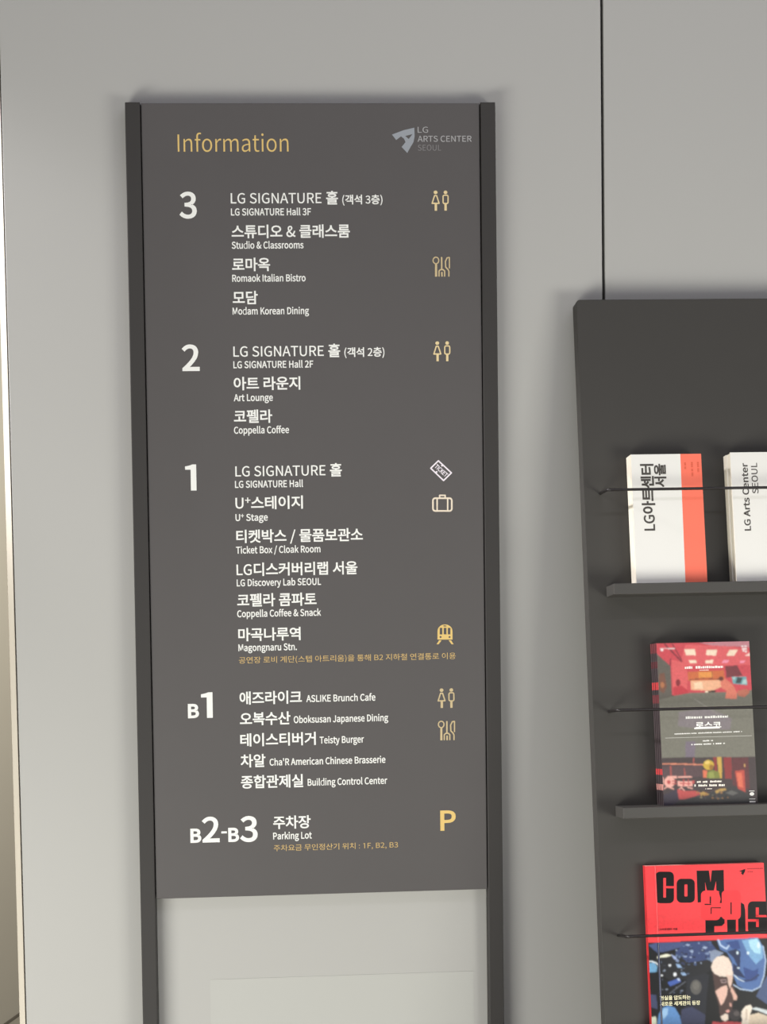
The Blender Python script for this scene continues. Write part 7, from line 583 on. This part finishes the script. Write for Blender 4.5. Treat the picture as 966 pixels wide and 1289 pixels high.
# theatre programmes on the middle shelf
BTH, BN = 6.6, 4
BWF = 1.0 + BTH * BN
SP = [(0, 12, 2), (22, 30, 3), (47, 56, 4), (62, 72, 2), (150, 157, 4), (168, 175, 5)]
SM = [ink((120, 60, 64)), ink((96, 52, 56)), ink((206, 70, 72)), ink((214, 150, 140))]
bf = booklet('programme_booklet', 76.0, 433.0, 113.4, 192.9, BWF, BTH, M_COVER, SP, SM)
tag(bf, 'red and grey theatre programme booklet at the front of the stack, middle shelf', 'booklet', 'theatre programmes on the middle shelf')
pic = artwork('cover_picture', BOOK_ART, BOOK_PRINT, 76.0, 433.0, 113.4, 192.9, BWF, bf, 0.4, 0.3, 'red lit stage photograph above a grey band and a second dark stage photograph', 0.7)
V, F = text2d('로스코', 0, 0.03)
V = fit(V, 118.6, 31.2, 0, 8.6)
o = obj('title_lettering', [RF(x, 535.3 - y, BWF + 0.62) for x, y in V], F, ink((248, 246, 242)), bf); o['label'] = 'white underlined title lettering'
bb = booklet('programme_booklet', 75.6, 433.0, 113.4, 192.9, BWF - BTH, BTH, M_COVER, SP, SM)
tag(bb, 'theatre programme booklet stacked behind the front red and grey one, middle shelf', 'booklet', 'theatre programmes on the middle shelf')
for k in range(1, BN - 1): copy_thing(bb, -RN * (BTH * k / 1000.0) + Vector((-0.0007 * k, 0, 0)))
# magazines on the lower shelf
MTH, MN = 5.5, 2
MWF = 1.0 + MTH * MN
MU, MV, MW_, MH_ = 53.3, 697.2, 144.0, 889.6 - 697.2
mf = booklet('magazine', MU, MV, MW_, MH_, MWF - 0.9, MTH - 0.9, M_RED)
tag(mf, 'red magazine with black block letters at the front of the stack, lower shelf', 'magazine', 'red magazines on the lower shelf')
prof = [(10.7, 0.45), (11.2, 0.72), (11.8, 0.90), (12.4, 0.72), (12.9, 0.45)]
V, F, mi = [], [], []
for (y0, y1, m_) in ((0.0, 88.8, 0), (88.8, MH_, 1)):
    k = len(V)
    for x, h in prof: V += [RF(MU + x, MV + y0, MWF + h), RF(MU + x, MV + y1, MWF + h)]
    for i in range(len(prof) - 1):
        F.append((k + 2 * i, k + 2 * i + 2, k + 2 * i + 3, k + 2 * i + 1)); mi.append(m_)
o = obj('spine_crease', V, F, None, mf, True, [M_RED, M_COVER2], mi); o['label'] = 'raised glossy crease along the spine'
b = MB(); b.bevel_box(MU, MU + MW_, MV, MV + MH_, MWF - 0.9, MWF - 0.02, 0.0, RF, 0); b.build('front_cover', M_RED, mf)
artwork('cover_picture', MAG_ART, MAG_PRINT, MU, MV, MW_, MH_, MWF, mf, 0.35, 0.25, 'blue toned photograph of a face in profile beside a shiny blue helmet', 0.7)
CREAM = ink((238, 232, 196))
for s, u, v, ln, sz in (('현실을 압도하는', 10.8, 154.7, 36.8, 5.4), ('새로운 세계관의 등장', 10.8, 161.4, 47.9, 5.4)):
    V, F = text2d(s, 0, 0.02)
    V = fit(V, MU + u, ln, 0, sz)
    o = obj('cover_line', [RF(x, MV + v - y, MWF + 0.70) for x, y in V], F, CREAM, mf); o['label'] = 'cream cover line'
V, F = text2d('LG아트센터 서울', 0.01, 0.02)
V = fit(V, MU + 12.8, 23.0, 0, 2.8)
o = obj('small_print', [RF(x, MV + 75.0 - y, MWF + 0.70) for x, y in V], F, ink((96, 30, 36)), mf); o['label'] = 'small dark red print'
mb = booklet('magazine', MU - 0.2, MV, MW_, MH_, MWF - MTH, MTH, M_RED)
tag(mb, 'red magazine stacked behind the front block lettered one, lower shelf', 'magazine', 'red magazines on the lower shelf')
for k in range(1, MN - 1): copy_thing(mb, -RN * (MTH * k / 1000.0) + Vector((-0.0004 * k, 0, 0)))
